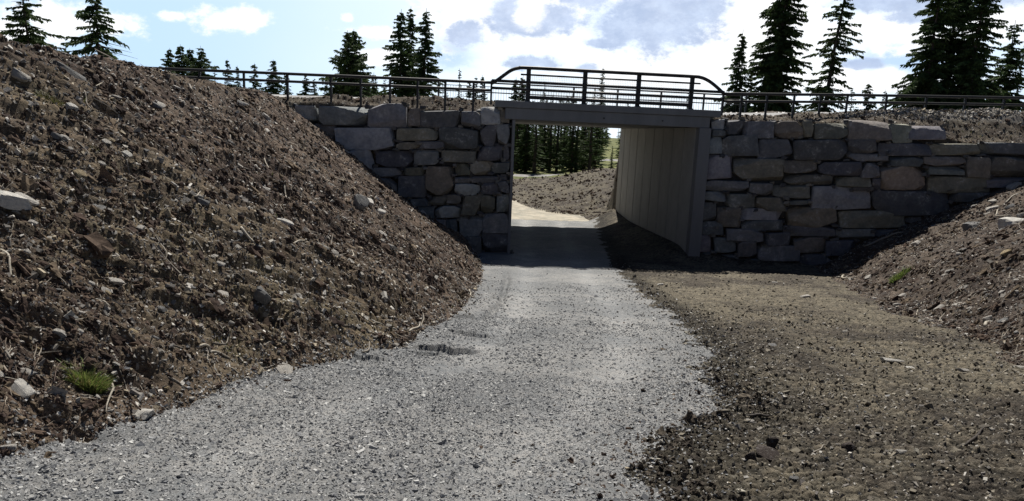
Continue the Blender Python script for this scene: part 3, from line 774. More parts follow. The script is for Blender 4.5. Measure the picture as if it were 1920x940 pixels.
P = np.concatenate(P); S = np.concatenate(S); C = np.concatenate(C); n = len(P)
scatter('loose_gravel', M_shard, SH, P+np.array([0, 0, 1])*S[:, None]*.15, frames(n, rng, np.array([[0, 0, 1.]]), .45), np.stack([S*1.1, S*.8, S*.42], 1)*rng.uniform(.7, 1.3, (n, 3)), C, rng)

# clods of peat and earth on the banks, the verge, the far ground and the mud rim
BC = [(.062, .043, .034), (.09, .064, .048), (.045, .032, .027), (.13, .10, .07)]
P, S, C = [], [], []
def bankd(x, y): return .25+.75*sm(fbm(x*1.1, y*1.1, 311, 3), -.15, .15)
for s, r1, dens, cl in ((.008, 8, 900, [1, 3]), (.014, 15, 420, [1, 3]), (.024, 31, 130, [1, 3]), (.03, 37, 90, [4]), (.045, 37, 7, [1, 3, 4]), (.06, 37, .8, [1, 3, 4]), (.04, 60, 16, [8]), (.07, 60, 3, [8])):
    n = int(dens*math.radians(76)/2*(r1*r1-12)); p = place(n, 3.4, r1, rng, cl, bankd); k = len(p)
    P.append(p-np.array([0, 0, .25*s])); S.append(np.minimum(s*rng.lognormal(0, .4, k), 1.6*s)); C.append(palette(k, rng, BC, .2))
rim = lambda x, y: np.exp(-((x-XG(y)-.18-.5*fbm(x*1.5, y*1.5, 333, 3))/(.22+.5*np.clip(fbm(x*.9, y*.9, 335, 2), 0, 1)))**2)*sm(fbm(x*2.5, y*2.5, 337, 3), -.3, .15)*(.4+.6*sm(y, 10, 5.5))
for s, r1, dens in ((.007, 9, 1900), (.012, 20, 480), (.02, 26, 50), (.034, 26, 4)):
    n = int(dens*math.radians(76)/2*(r1*r1-9)); p = place(n, 3, r1, rng, [2], rim); k = len(p)
    P.append(p); S.append(s*rng.lognormal(0, .35, k)); C.append(palette(k, rng, [(.042, .035, .029), (.065, .054, .043), (.10, .084, .065)], .2))
def onpath(x, y): return np.maximum(np.exp(-np.clip(XG(y)-x, 0, 9)/.28)*(y < 27), np.exp(-np.clip(x-XL(y), 0, 9)/.12))*.5
for s, r1, dens in ((.006, 8, 900), (.010, 18, 160), (.016, 26, 8)):
    p = place(int(dens*math.radians(76)/2*(r1*r1-9)), 3, r1, rng, [0], onpath); P.append(p); S.append(np.minimum(s*rng.lognormal(0, .4, len(p)), 2*s)); C.append(palette(len(p), rng, BC, .2))
n = int(14*.66*350); p = place(n, 3, 26, rng, [2]); P.append(p); S.append(.011*rng.lognormal(0, .4, len(p))); C.append(palette(len(p), rng, [(.09, .075, .055), (.14, .12, .085)], .2))
P = np.concatenate(P); S = np.concatenate(S); C = np.concatenate(C); n = len(P)
scatter('soil_clods', M_clod, CL, P, dframes(P, rng), np.stack([S*1.35, S*.85, S*.65], 1)*rng.uniform(.7, 1.4, (n, 3)), C, rng)

# small grit lying on the banks and the dry mud
P, S, C = [], [], []
SC_ = [(.25, .23, .20), (.40, .38, .34), (.16, .145, .13), (.55, .52, .47), (.32, .27, .19)]
for s, r1, dens, cl in ((.006, 9, 800, [1, 3]), (.006, 8, 250, [2]), (.011, 18, 420, [1, 3]), (.011, 14, 90, [2]), (.018, 31, 85, [1, 3]), (.022, 37, 46, [4]), (.015, 26, 4, [2]), (.033, 37, 5, [1, 3, 4]), (.045, 60, .9, [8]), (.025, 60, 4, [8])):
    n = int(dens*math.radians(76)/2*(r1*r1-12)); p = place(n, 3.4, r1, rng, cl); k = len(p)
    P.append(p); S.append(np.minimum(s*rng.lognormal(0, .4, k), 1.7*s)); C.append(palette(k, rng, SC_, .15, [.3, .2, .3, .08, .12]))
n = 22000; x = rng.uniform(11.5, 20, n); y = rng.uniform(29, 33.5, n); z, c = full(x, y); m_ = (c == 4)
P.append(np.stack([x, y, z], 1)[m_]); S.append(np.minimum(.028*rng.lognormal(0, .4, m_.sum()), .07)); C.append(palette(m_.sum(), rng, SC_, .15))
for s, r1, dens in ((.008, 9, 700), (.013, 16, 150), (.02, 26, 16)):
    p = place(int(dens*math.radians(76)/2*(r1*r1-12)), 3.4, r1, rng, [2], bankd); k = len(p); P.append(p); S.append(np.minimum(s*rng.lognormal(0, .35, k), 2*s)); C.append(palette(k, rng, [(.15, .13, .095), (.21, .185, .14), (.09, .075, .055), (.30, .28, .23)], .15, [.4, .27, .23, .1]))
P = np.concatenate(P); S = np.concatenate(S); C = np.concatenate(C); n = len(P)
scatter('stony_grit', M_shard, SH, P, frames(n, rng, surf_normals(P[:, 0], P[:, 1]), .35), np.stack([S*1.2, S*.85, S*.45], 1)*rng.uniform(.7, 1.3, (n, 3)), C, rng)

# fine roots and splinters
def twig_proto(seed):
    r = np.random.default_rng(seed); pts = []; p = np.array([-1., 0, 0]); d = np.array([1., 0, 0])
    for i in range(6): pts.append(p.copy()); d = d+r.normal(0, .22, 3)*[.2, 1, .6]; d /= np.linalg.norm(d); p = p+d*.4
    m = MB(); m.tube(pts, [.03, .034, .03, .028, .02, .008], 4, False); return np.concatenate(m.V), np.array([f for f in m.F if len(f) == 4])
TW = [twig_proto(i) for i in range(8)]
P, S = [], []
for s, r1, dens, cl in ((.03, 10, 330, [1, 3]), (.05, 20, 150, [1, 3]), (.085, 37, 34, [1, 3, 4]), (.15, 31, 2.5, [1, 3]), (.03, 12, 8, [2])):
    n = int(dens*math.radians(76)/2*(r1*r1-12)); p = place(n, 3.4, r1, rng, cl, bankd); P.append(p); S.append(s*rng.lognormal(0, .4, len(p)))
P = np.concatenate(P); S = np.concatenate(S); n = len(P)
nn = surf_normals(P[:, 0], P[:, 1]); 
scatter('root_litter', M_twig, TW, P+nn*(S*.12)[:, None], frames(n, rng, nn, .62), np.stack([S, S, S], 1), palette(n, rng, [(.30, .26, .21), (.14, .11, .085), (.44, .40, .33), (.09, .06, .045)], .15, [.3, .35, .12, .23]), rng)

# dry heather, moss and straw on the verge (and thin on the banks)
P, S = [], []
for s, r1, dens, cl in ((.06, 37, 60, [4]), (.035, 14, 30, [1, 3]), (.05, 31, 5, [1, 3])):
    n = int(dens*math.radians(76)/2*(r1*r1-12)); p = place(n, 3.4, r1, rng, cl, lambda x, y: sm(fbm(x*1.3, y*1.3, 341, 3), -.05, .12)); P.append(p); S.append(s*rng.lognormal(0, .4, len(p)))
P = np.concatenate(P); S = np.concatenate(S); n = len(P)
BL = (np.array([[-.08, 0, 0], [.08, 0, 0], [.05, .15, .6], [-.05, .12, .6], [0, .35, 1.], [0.02, .37, 1.]]), np.array([[0, 1, 2, 3], [3, 2, 5, 4]]))
Z = rng.normal(0, .55, (n, 3)); Z[:, 2] = 1; Z /= np.linalg.norm(Z, axis=1)[:, None]
scatter('dry_heather', M_leaf, [BL, (BL[0]*[1.5, -1, .7], BL[1])], P, frames(n, rng, Z, 1.0), np.stack([S, S, S], 1), palette(n, rng, [(.12, .10, .05), (.10, .12, .04), (.20, .16, .09), (.07, .045, .03)], .2), rng)

# ------------------------------------------------------------------ single stones
def put_rock(px, py, wpx, asp=.6, tone='p', label=None, group=None, dark=1., seed=None, th=.5, name='stone'):
    r = np.random.default_rng(seed if seed is not None else int(px*7+py*13))
    p = hit(px, py); d = p@fw; w = wpx*d/F/2*1.15
    z = full1(p[0], p[1])
    o = bpy.data.objects.new(name, ROCKP[int(r.integers(len(ROCKP)))]); col.objects.link(o)
    n = Vector(surf_normals(np.array([p[0]]), np.array([p[1]]))[0]); n.z += .3; n.x += r.uniform(-.2, .2); n.y += r.uniform(-.25, .2); n.normalize()
    # long axis across the view, tilted with the slope
    ax = Vector((1, r.uniform(-.5, .5), r.uniform(-.3, .3))); ax = (ax-n*ax.dot(n)).normalized(); ay = n.cross(ax)
    R = Matrix((ax, ay, n)).transposed().to_4x4()
    h = w*asp*(.68 if tone != 'b' and asp < .9 else 1); zz = z+h*.38+.006
    o.matrix_world = Matrix.Translation((p[0], p[1]+w*.2, zz)) @ R @ Matrix.Diagonal((w, w*r.uniform(.6, .9), h*1.05, 1))
    T = {'p': (.48, .455, .41), 'w': (.62, .60, .55), 'g': (.21, .21, .205), 'd': (.07, .07, .075), 't': (.32, .25, .14), 'b': (.05, .035, .028)}[tone]
    o.color = (*(np.array(T)*r.uniform(.85, 1.1)), 1)
    tag(o, label, 'stone' if tone != 'b' else 'clod', group); return o
BIG = [
 (17, 414, 66, .55, 'w', 'large cream split rock low at the left edge of the bank, nearest the frame'),
 (45, 411, 46, .5, 'p', 'angular pale rock just right of the large cream rock on the left bank'),
 (34, 149, 32, .7, 'p', 'pale grey rock near the crest at the far upper left of the bank'),
 (121, 134, 56, .62, 'g', 'dark grey boulder with a lighter top below the crest of the left bank'),
 (88, 125, 14, .8, 'p', 'small upright pale stone left of the dark grey boulder under the crest'),
 (133, 219, 28, .8, 'w', 'white ragged stone right of the olive moss patch on the upper left bank'),
 (453, 210, 24, .5, 'w', 'smooth pale oval stone at the top of the left bank beside the wall end'),
 (300, 194, 24, .35, 'p', 'flat pale slab high on the middle of the left bank'),
 (104, 273, 22, .85, 'g', 'dark cube shaped stone halfway down the far left of the bank'),
 (120, 280, 15, .8, 'p', 'rounded pale stone touching the dark cube shaped stone'),
 (238, 312, 18, .4, 'w', 'pale leaf shaped stone standing out in the middle of the left bank'),
 (379, 400, 22, .7, 'g', 'rounded grey stone in the middle of the left bank above the olive patch'),
 (179, 404, 28, .28, 'g', 'long flat grey slab on the olive soil of the left bank'),
 (684, 383, 28, .4, 'w', 'pale flat slab near the bank edge below the left wall, left of its pair'),
 (707, 397, 28, .4, 'w', 'pale flat slab near the bank edge below the left wall, right of its pair'),
 (676, 408, 30, .95, 'g', 'upright grey block under the two pale slabs near the left wall'),
 (532, 415, 32, .35, 'w', 'flat white slab on the dark soil below the left wall'),
 (718, 444, 18, .45, 'p', 'pale stone on the right flank of the bank below the grey block'),
 (466, 516, 24, .6, 'p', 'pale rounded stone over a dark hollow in the lower middle of the left bank'),
 (495, 580, 36, .95, 'g', 'grey boulder with a dark shaded front low in the middle of the left bank'),
 (415, 580, 22, .5, 'p', 'pale flat stone left of the shaded grey boulder on the lower bank'),
 (215, 541, 28, .5, 'p', 'pale stone lying by the forked roots on the lower left bank'),
 (45, 701, 28, .4, 'p', 'flat pale stone left of the bright green grass tuft'),
 (38, 748, 40, .55, 'w', 'white stone above the dark hollow at the foot of the left bank'),
 (13, 846, 26, .7, 'p', 'pale stone at the path edge in the lower left corner'),
 (266, 782, 56, .42, 'w', 'flat white rock with dark specks lying half on the gravel path edge'),
 (523, 698, 56, .22, 'p', 'long pale flat stone at the foot of the bank beside the gravel'),
 (760, 513, 18, .5, 'p', 'pale stone on the bank nose above the holes in the gravel'),
 (1826, 430, 40, .55, 'g', 'grey angular stone on the right bank just left of the big cream rock'),
 (1852, 405, 22, .5, 'p', 'pale pointed stone above the grey angular stone on the right bank'),
 (1903, 427, 56, .5, 'w', 'big cream split rock at the right edge of the right bank'),
 (1903, 352, 22, .6, 'p', 'pale stone at the top right edge of the right bank'),
 (1884, 490, 20, .7, 't', 'tan coloured stone on the right bank below the big cream rock'),
 (1762, 581, 18, .5, 'p', 'pale stone near the dark hollow at the foot of the right bank'),
 (1669, 678, 44, .22, 'w', 'largest flat white stone lying on the cracked mud'),
 (1705, 688, 20, .3, 'w', 'small flat white stone just right of the largest one on the mud'),
 (1806, 695, 20, .4, 'p', 'pale pinkish flat stone on the mud towards the right bank'),
 (1688, 847, 20, .45, 'p', 'pale stone alone on the cracked mud in the lower right'),
 (1238, 534, 20, .25, 'w', 'thin white stone at the far end of the mud near the shadow'),
]
for i, b in enumerate(BIG): put_rock(*b[:5], label=b[5], seed=900+i)
for px, py, w, asp, lb in [(1446, 838, 24, .95, 'dark clod of peat on the mud, left one of the two beside the gravel rim'), (1593, 842, 22, .8, 'dark round clod of peat alone on the cracked mud'),
                       (1409, 863, 18, .9, 'small dark clod of peat at the edge of the turned soil'), (1443, 858, 46, .35, 'flat brown clod of earth between the dark peat clods'),
                       (1330, 470, 60, .4, 'dark heap of earth in shade at the foot of the right abutment')]:
    o = put_rock(px, py, w, asp, 'b', lb, name='clod')
GL = ('small pale stone lying loose on the dark soil of the left bank', 'loose stones on the left bank')
GR = ('small pale stone lying loose on the right bank', 'loose stones on the right bank')
GM = ('small pale stone lying on the cracked mud', 'loose stones on the mud')
tr = [(372, 245, 12), (328, 320, 12), (277, 340, 18), (496, 359, 14), (200, 571, 20), (413, 525, 16), (32, 816, 16), (264, 718, 12), (507, 400, 14), (626, 467, 14), (722, 523, 16), (413, 600, 14), (672, 619, 12), (498, 360, 14), (215, 200, 14), (70, 330, 14), (330, 390, 12), (560, 560, 12), (800, 560, 10), (360, 750, 12)]
for t in tr: put_rock(t[0], t[1], t[2], .5, 'p', *GL)
for t in [(1797, 481, 14), (1628, 530, 16), (1683, 577, 14), (1818, 588, 12)]: put_rock(t[0], t[1], t[2], .5, 'p', *GR)
for t in [(1911, 686, 16), (1412, 690, 12), (1385, 719, 14), (1395, 862, 14), (1348, 807, 12), (1762, 796, 12), (1647, 806, 10), (1603, 664, 8), (1221, 540, 10), (1453, 530, 9), (1545, 608, 10), (1500, 740, 8)]: put_rock(t[0], t[1], t[2], .35, 'p', *GM)
r2 = np.random.default_rng(77); cnt = [0, 0, 0]
while min(cnt[0]-190, cnt[1]-55, cnt[2]-35) < 0:
    px, py = r2.uniform(0, 1920), r2.uniform(100, 930); p = hit(px, py)
    if p[1] > 27.3: continue
    c = int(gclass(np.array([p[0]]), np.array([p[1]]))[0]); k = {1: 0, 3: 1, 2: 2}.get(c)
    if k is None or cnt[k] >= (190, 55, 35)[k]: continue
    cnt[k] += 1
    w = min(r2.lognormal(2.3, .38), 25)*(.7 if k == 2 else 1)
    put_rock(px, py, w, r2.uniform(.35, .8), r2.choice(['p', 'g', 'p', 't'], p=[.5, .22, .2, .08]), *(GL, GR, GM)[k], seed=int(r2.integers(1e6)))

# little wedging stones in the joints of both walls
for root, lo, hi in ((lwall, -99, 0), (rwall, 6.7, 99)):
    Q = np.array([q for q in CHINK if lo < q[0] < hi]); Q = np.concatenate([Q, Q+rng.normal(0, .04, Q.shape)]); Q[:, 1] += rng.uniform(.08, .22, len(Q)); n = len(Q)
    ch = scatter('wedge_stones', M_shard, SH, Q-np.array(root.location), frames(n, rng, np.array([[0, 0, 1.]]), .7), np.stack([rng.uniform(.06, .17, n), rng.uniform(.06, .12, n), rng.uniform(.03, .07, n)], 1), palette(n, rng, [(.12, .12, .12), (.17, .16, .14), (.08, .08, .085)], .2), rng)
    ch.parent = root
# drain holes in the side of the bridge
for px_, py_ in ((1135, 222), (1246, 227)):
    m = MB(); lx_ = blx(px_, .07); d_ = ray(px_, py_); yw_ = bw(lx_, .07, 0)[1]; z_ = (d_*yw_/d_[1])[2]
    m.tube([(lx_, .04, z_), (lx_, .12, z_)], .028, 10); m.obj('drain_pipe', M_steel, br)
# ------------------------------------------------------------------ sticks and roots lying on the banks
def stick(a, b, wpx, tone, label, group=None, lift=.3):
    pa, pb = hit(*a), hit(*b); r = np.random.default_rng(int(a[0]*3+b[1])); n = 9
    d = np.linalg.norm(pa)/F; rad = wpx*d/2; L = np.linalg.norm(pb-pa)
    if L > 2.5 or L < .01: return
    P = []; wv = r.normal(0, 1, 3)
    for i in range(n):
        t = i/(n-1); q = pa*(1-t)+pb*t; off = math.sin(t*3.1)*.10*L*wv[0]+math.sin(t*7+wv[1])*.03*L
        q = q+np.array([off, off*.5, 0]); q[2] = full1(q[0], q[1]); P.append(q)
    P = np.array(P); k = np.array([.25, .5, .25]); P[1:-1, 2] = np.convolve(P[:, 2], k, 'valid'); P[:, 2] += rad*(.6+lift*2*np.sin(np.linspace(0, 3.1, n)))
    c = P[0].copy(); m = MB(); m.tube(P-c, [rad*v for v in np.interp(np.arange(n), [0, 1, n-2, n-1], [.6, 1, .7, .25])], 6)
    me = m.mesh('stick', M_twig, True)
    T = {'p': (.42, .38, .31), 'g': (.26, .23, .19), 'd': (.05, .04, .033)}[tone]
    at = me.color_attributes.new('col', 'FLOAT_COLOR', 'POINT'); at.data.foreach_set('color', np.tile(np.array([*T, 1], np.float32), len(me.vertices)))
    o = link('stick', me, None, c); tag(o, label, 'stick', group); return o
ST = [((167, 184), (188, 160), 4, 'p', 'pale curved root sticking up below the crest of the left bank'), ((3, 488), (21, 535), 5, 'p', 'pale straight stick at the far left edge of the bank'),
 ((187, 578), (213, 597), 3, 'p', 'pale forked root beside a stone on the lower left bank'), ((181, 548), (190, 580), 3, 'p', 'thin curved root above the forked root on the lower left bank'),
 ((232, 642), (296, 678), 4, 'g', 'long grey brown stick above the dark log like ridge near the grass tuft'), ((57, 630), (89, 630), 3, 'p', 'short level pale stick above the hollow left of the grass tuft'),
 ((368, 661), (394, 664), 6, 'p', 'short thick pale stick near the foot of the left bank'), ((396, 671), (434, 680), 4, 'p', 'thin pale root trailing right from the short thick stick'),
 ((451, 434), (478, 467), 6, 'p', 'pale thick root in the centre of the left bank'), ((552, 432), (588, 463), 3, 'g', 'thin grey root right of the thick pale root'),
 ((639, 483), (658, 475), 4, 'p', 'short pale stick pointing up right on the bank flank'), ((737, 537), (762, 563), 3, 'p', 'thin pale stick slanting down on the bank nose'),
 ((751, 575), (784, 597), 3, 'p', 'thin pale stick lowest on the bank nose near the gravel'), ((681, 597), (715, 604), 4, 'p', 'nearly level pale stick above the path edge'),
 ((679, 666), (692, 644), 4, 'g', 'short stick standing up at the foot of the bank by the gravel'), ((764, 624), (784, 608), 4, 'p', 'pale stick pointing to the holes in the gravel'),
 ((529, 362), (535, 382), 4, 'p', 'short upright pale root below the left wall end'), ((1742, 571), (1791, 548), 4, 'g', 'grey stick over a dark hollow on the right bank'),
 ((1807, 570), (1847, 557), 4, 'g', 'thin grey stick on the right bank, right of the hollow'), ((1847, 620), (1856, 602), 6, 'p', 'short pale stick standing at the foot of the right bank'),
 ((1587, 513), (1612, 522), 4, 'p', 'pale root at the corner where the right bank meets the shadow'), ((1813, 832), (1848, 803), 5, 'd', 'dark forked twig on the cracked mud in the lower right'),
 ((1522, 845), (1549, 830), 3, 'g', 'thin twig on the mud between the dark peat clods'), ((1402, 779), (1444, 781), 6, 'd', 'dark flat stick on the mud beside the gravel rim'),
 ((400, 662), (430, 640), 3, 'g', 'thin root in the dull grass at the foot of the left bank'), ((1620, 470), (1700, 440), 4, 'g', 'stick in half shade along the edge of the right bank')]
for s_ in ST: stick(*s_)
cnt = 0
while cnt < 90:
    px, py = r2.uniform(0, 1920), r2.uniform(120, 860); p = hit(px, py)
    if p[1] > 27: continue
    c = int(gclass(np.array([p[0]]), np.array([p[1]]))[0])
    if c not in (1, 3): continue
    a = r2.uniform(-.3, 1.3) if c == 1 else r2.uniform(-1.3, .3); L = r2.uniform(14, 42)
    lb = ('thin dry root lying on the soil of the left bank', 'dry roots on the left bank') if c == 1 else ('thin dry root lying on the soil of the right bank', 'dry roots on the right bank')
    if stick((px, py), (px+L*math.cos(a), py+L*math.sin(a)), r2.uniform(1.6, 3.2), r2.choice(['p', 'g', 'g']), *lb) is not None: cnt += 1

# ------------------------------------------------------------------ grass tufts
def tuft(px, py, wpx, hpx, n, tones, label, name='grass_tuft', cat='grass tuft'):
    p = hit(px, py); d = p@fw; w = wpx*d/F/2; h = hpx*d/F; r = np.random.default_rng(int(px+py)); V, Fc, C = [], [], []
    for i in range(n):
        a, q = r.uniform(0, 6.28), math.sqrt(r.random())*w; x, y = p[0]+q*math.cos(a), p[1]+q*math.sin(a)*.8
        V0 = np.array([x, y, full1(x, y)-.01]) if i % 6 == 0 else np.array([x, y, base(np.array([x]), np.array([y]))[0]-.02])
        hh = h*r.uniform(.5, 1.1)*(1-.4*q/w); ln = np.array([math.cos(a), math.sin(a), 0])*q/w*hh*.8+r.normal(0, .22, 3)*hh; ln[2] = hh
        b = r.uniform(.002, .0035)*max(1, d/5); s_ = np.array([math.cos(a+1.5+r.normal()), math.sin(a+1.5+r.normal()), 0])*b
        k = len(V); mid = V0+ln*.55+np.array([0, 0, .1*hh]); tip = V0+ln*np.array([1.25, 1.25, .92])
        V += [V0-s_, V0+s_, mid+s_*.8, mid-s_*.8, tip]; Fc += [(k, k+1, k+2, k+3), (k+3, k+2, k+4)]; C += [np.array(tones[int(r.integers(len(tones)))])*r.uniform(.7, 1.3)]*5
    V = np.array(V); me = mesh_np(name, V-p, Fc, M_leaf); at = me.color_attributes.new('col', 'FLOAT_COLOR', 'POINT')
    cc = np.ones((len(V), 4), np.float32); cc[:, :3] = np.array(C); at.data.foreach_set('color', cc.ravel())
    o = link(name, me, None, p); tag(o, label, cat)
G1 = [(.15, .22, .05), (.20, .25, .07), (.10, .14, .04)]; G2 = [(.12, .12, .05), (.16, .13, .06), (.08, .09, .03)]
tuft(158, 722, 66, 40, 1900, G1+[(.25, .22, .09)], 'bright green grass tuft at the foot of the left bank')
tuft(1690, 522, 34, 16, 700, G1, 'small bright green tuft on the right bank')
tuft(95, 190, 50, 14, 500, G2, 'olive grass patch below the crest of the left bank')
tuft(420, 650, 90, 14, 900, G2, 'dull olive grass patch low on the left bank near the long thin roots')
tuft(185, 300, 24, 10, 250, G2, 'tiny olive moss tuft halfway up the left bank')
tuft(455, 505, 60, 8, 400, G2, 'thin olive grass patch in the middle of the left bank')


# ------------------------------------------------------------------ spruces
def spruce_mesh(h, R, cb, seed, dens=1., droop=.35, shape=.9, sparse=0., up=0.):
    """returns (trunk mesh builder, crown V,F,C) standing at the origin"""
    r = np.random.default_rng(seed)
    m = MB(); k = 9; tr_ = [np.array([.03*h*.1*math.sin(i*1.3+seed), .02*h*.1*math.cos(i*1.7+seed), h*i/(k-1)]) for i in range(k)]; tr_[0] = np.array([0, 0, -.4])
    m.tube(tr_, [max(.012, h*.0125*(1-i/(k-1))**.8+.008) for i in range(k)], 8)
    V, C = [], []
    lump = r.uniform(.72, 1.15, 14)
    nb = int((h-cb)*29*dens*(1-sparse)*max(.8, min(1.3, R/1.6)))
    for z in np.sort(cb+(h-cb)*r.random(nb)**1.05*.975):
            t = (z-cb)/(h-cb); t0 = z/h
            L0 = R*((1-t)**shape*.93+.05)*(.55+.45*min(1, t*5+.3))*lump[int(t*13.99)]
            a = r.uniform(0, 6.283); L = max(.12, L0*(r.uniform(.5, 1.12) if r.random() < .62 else r.uniform(.2, .6))); ca, sa = math.cos(a), math.sin(a)
            n = max(4, int(L/.062)); s = (np.arange(n)+r.random(n))/n; s = s**.8
            zz = z+up*L*s+.10*L*s*(1-t0)-droop*r.uniform(.3, 1.7)*L*s**1.5*(1.25-t)+.16*L*np.maximum(s-.7, 0)
            cx, cy = ca*L*s, sa*L*s
            ctr = np.stack([cx+math.sin(z*1.3+seed)*.003*h, cy, zz], 1)
            for side in range(3):
                ln = r.uniform(.12, .30, n)*(.5+.9*L/R*(1-s*.55))*min(1.5, max(.6, R/1.6)); wd = r.uniform(.022, .045, n)*min(1.4, max(.7, R/1.5))
                sd_ = (-1, 1, 0)[side]; ang = a+sd_*r.uniform(.5, 1.15, n)
                dr = np.stack([np.cos(ang), np.sin(ang), -r.uniform(.15, .9, n) if side < 2 else -r.uniform(.6, 2.4, n)], 1); dr /= np.linalg.norm(dr, axis=1)[:, None]
                pr = np.cross(dr, r.normal(size=(n, 3))); pr /= np.linalg.norm(pr, axis=1)[:, None]
                p0 = ctr-dr*.02; p1 = ctr+dr*(ln*.5)[:, None]; p2 = ctr+dr*ln[:, None]
                V.append(np.stack([p0, p1+pr*wd[:, None], p2, p1-pr*wd[:, None]], 1))
                base_c = np.array([.060, .096, .034])*r.uniform(.7, 1.35); C.append(np.repeat((base_c[None]*r.uniform(.75, 1.25, (n, 1)))[:, None, :], 4, 1))
            # the bough itself
    V = np.concatenate(V).reshape(-1, 3); C = np.concatenate(C).reshape(-1, 3)
    # leader
    Fc = np.arange(len(V)).reshape(-1, 4)
    return m, V, Fc, C
def crown_me(V, Fc, C):
    me = mesh_np('crown', V, Fc, M_needle); at = me.color_attributes.new('col', 'FLOAT_COLOR', 'POINT')
    cc = np.ones((len(V), 4), np.float32); cc[:, :3] = C; at.data.foreach_set('color', cc.ravel()); return me
def branches(m, h, R, cb, seed, n, zr=(0, 1)):
    r = np.random.default_rng(seed+5)
    for i in range(n):
        z = cb+(h-cb)*r.uniform(zr[0], zr[1])*.9; t = (z-cb)/(h-cb); L = R*(1-t)*r.uniform(.5, .95); a = r.uniform(0, 6.28)
        P = [np.array([math.cos(a)*L*s, math.sin(a)*L*s, z+.08*L*s-.3*L*s**1.5*(1.2-t)]) for s in (0, .35, .7, 1)]
        m.tube(P, [.02+.008*L, .016, .01, .004], 4, False)
def spruce(px, topy, d, R, label, seed, cb=.4, group=None, lean=0, hmul=1, **kw):
    P = atY(px, topy, d); x, y = P[0], P[1]; zg = float(base(np.array([x]), np.array([y]))[0]); h = (P[2]-zg)*hmul
    root = empty('spruce_tree', (x-lean*h, y, zg)); root.rotation_euler = (0, math.atan(lean), 0); tag(root, label, 'tree', group)
    m, V, Fc, C = spruce_mesh(h, R, cb, seed, **kw); branches(m, h, R, cb, seed, 60)
    m.obj('trunk', M_bark, root, True); link('crown', crown_me(V, Fc, C), root); return root
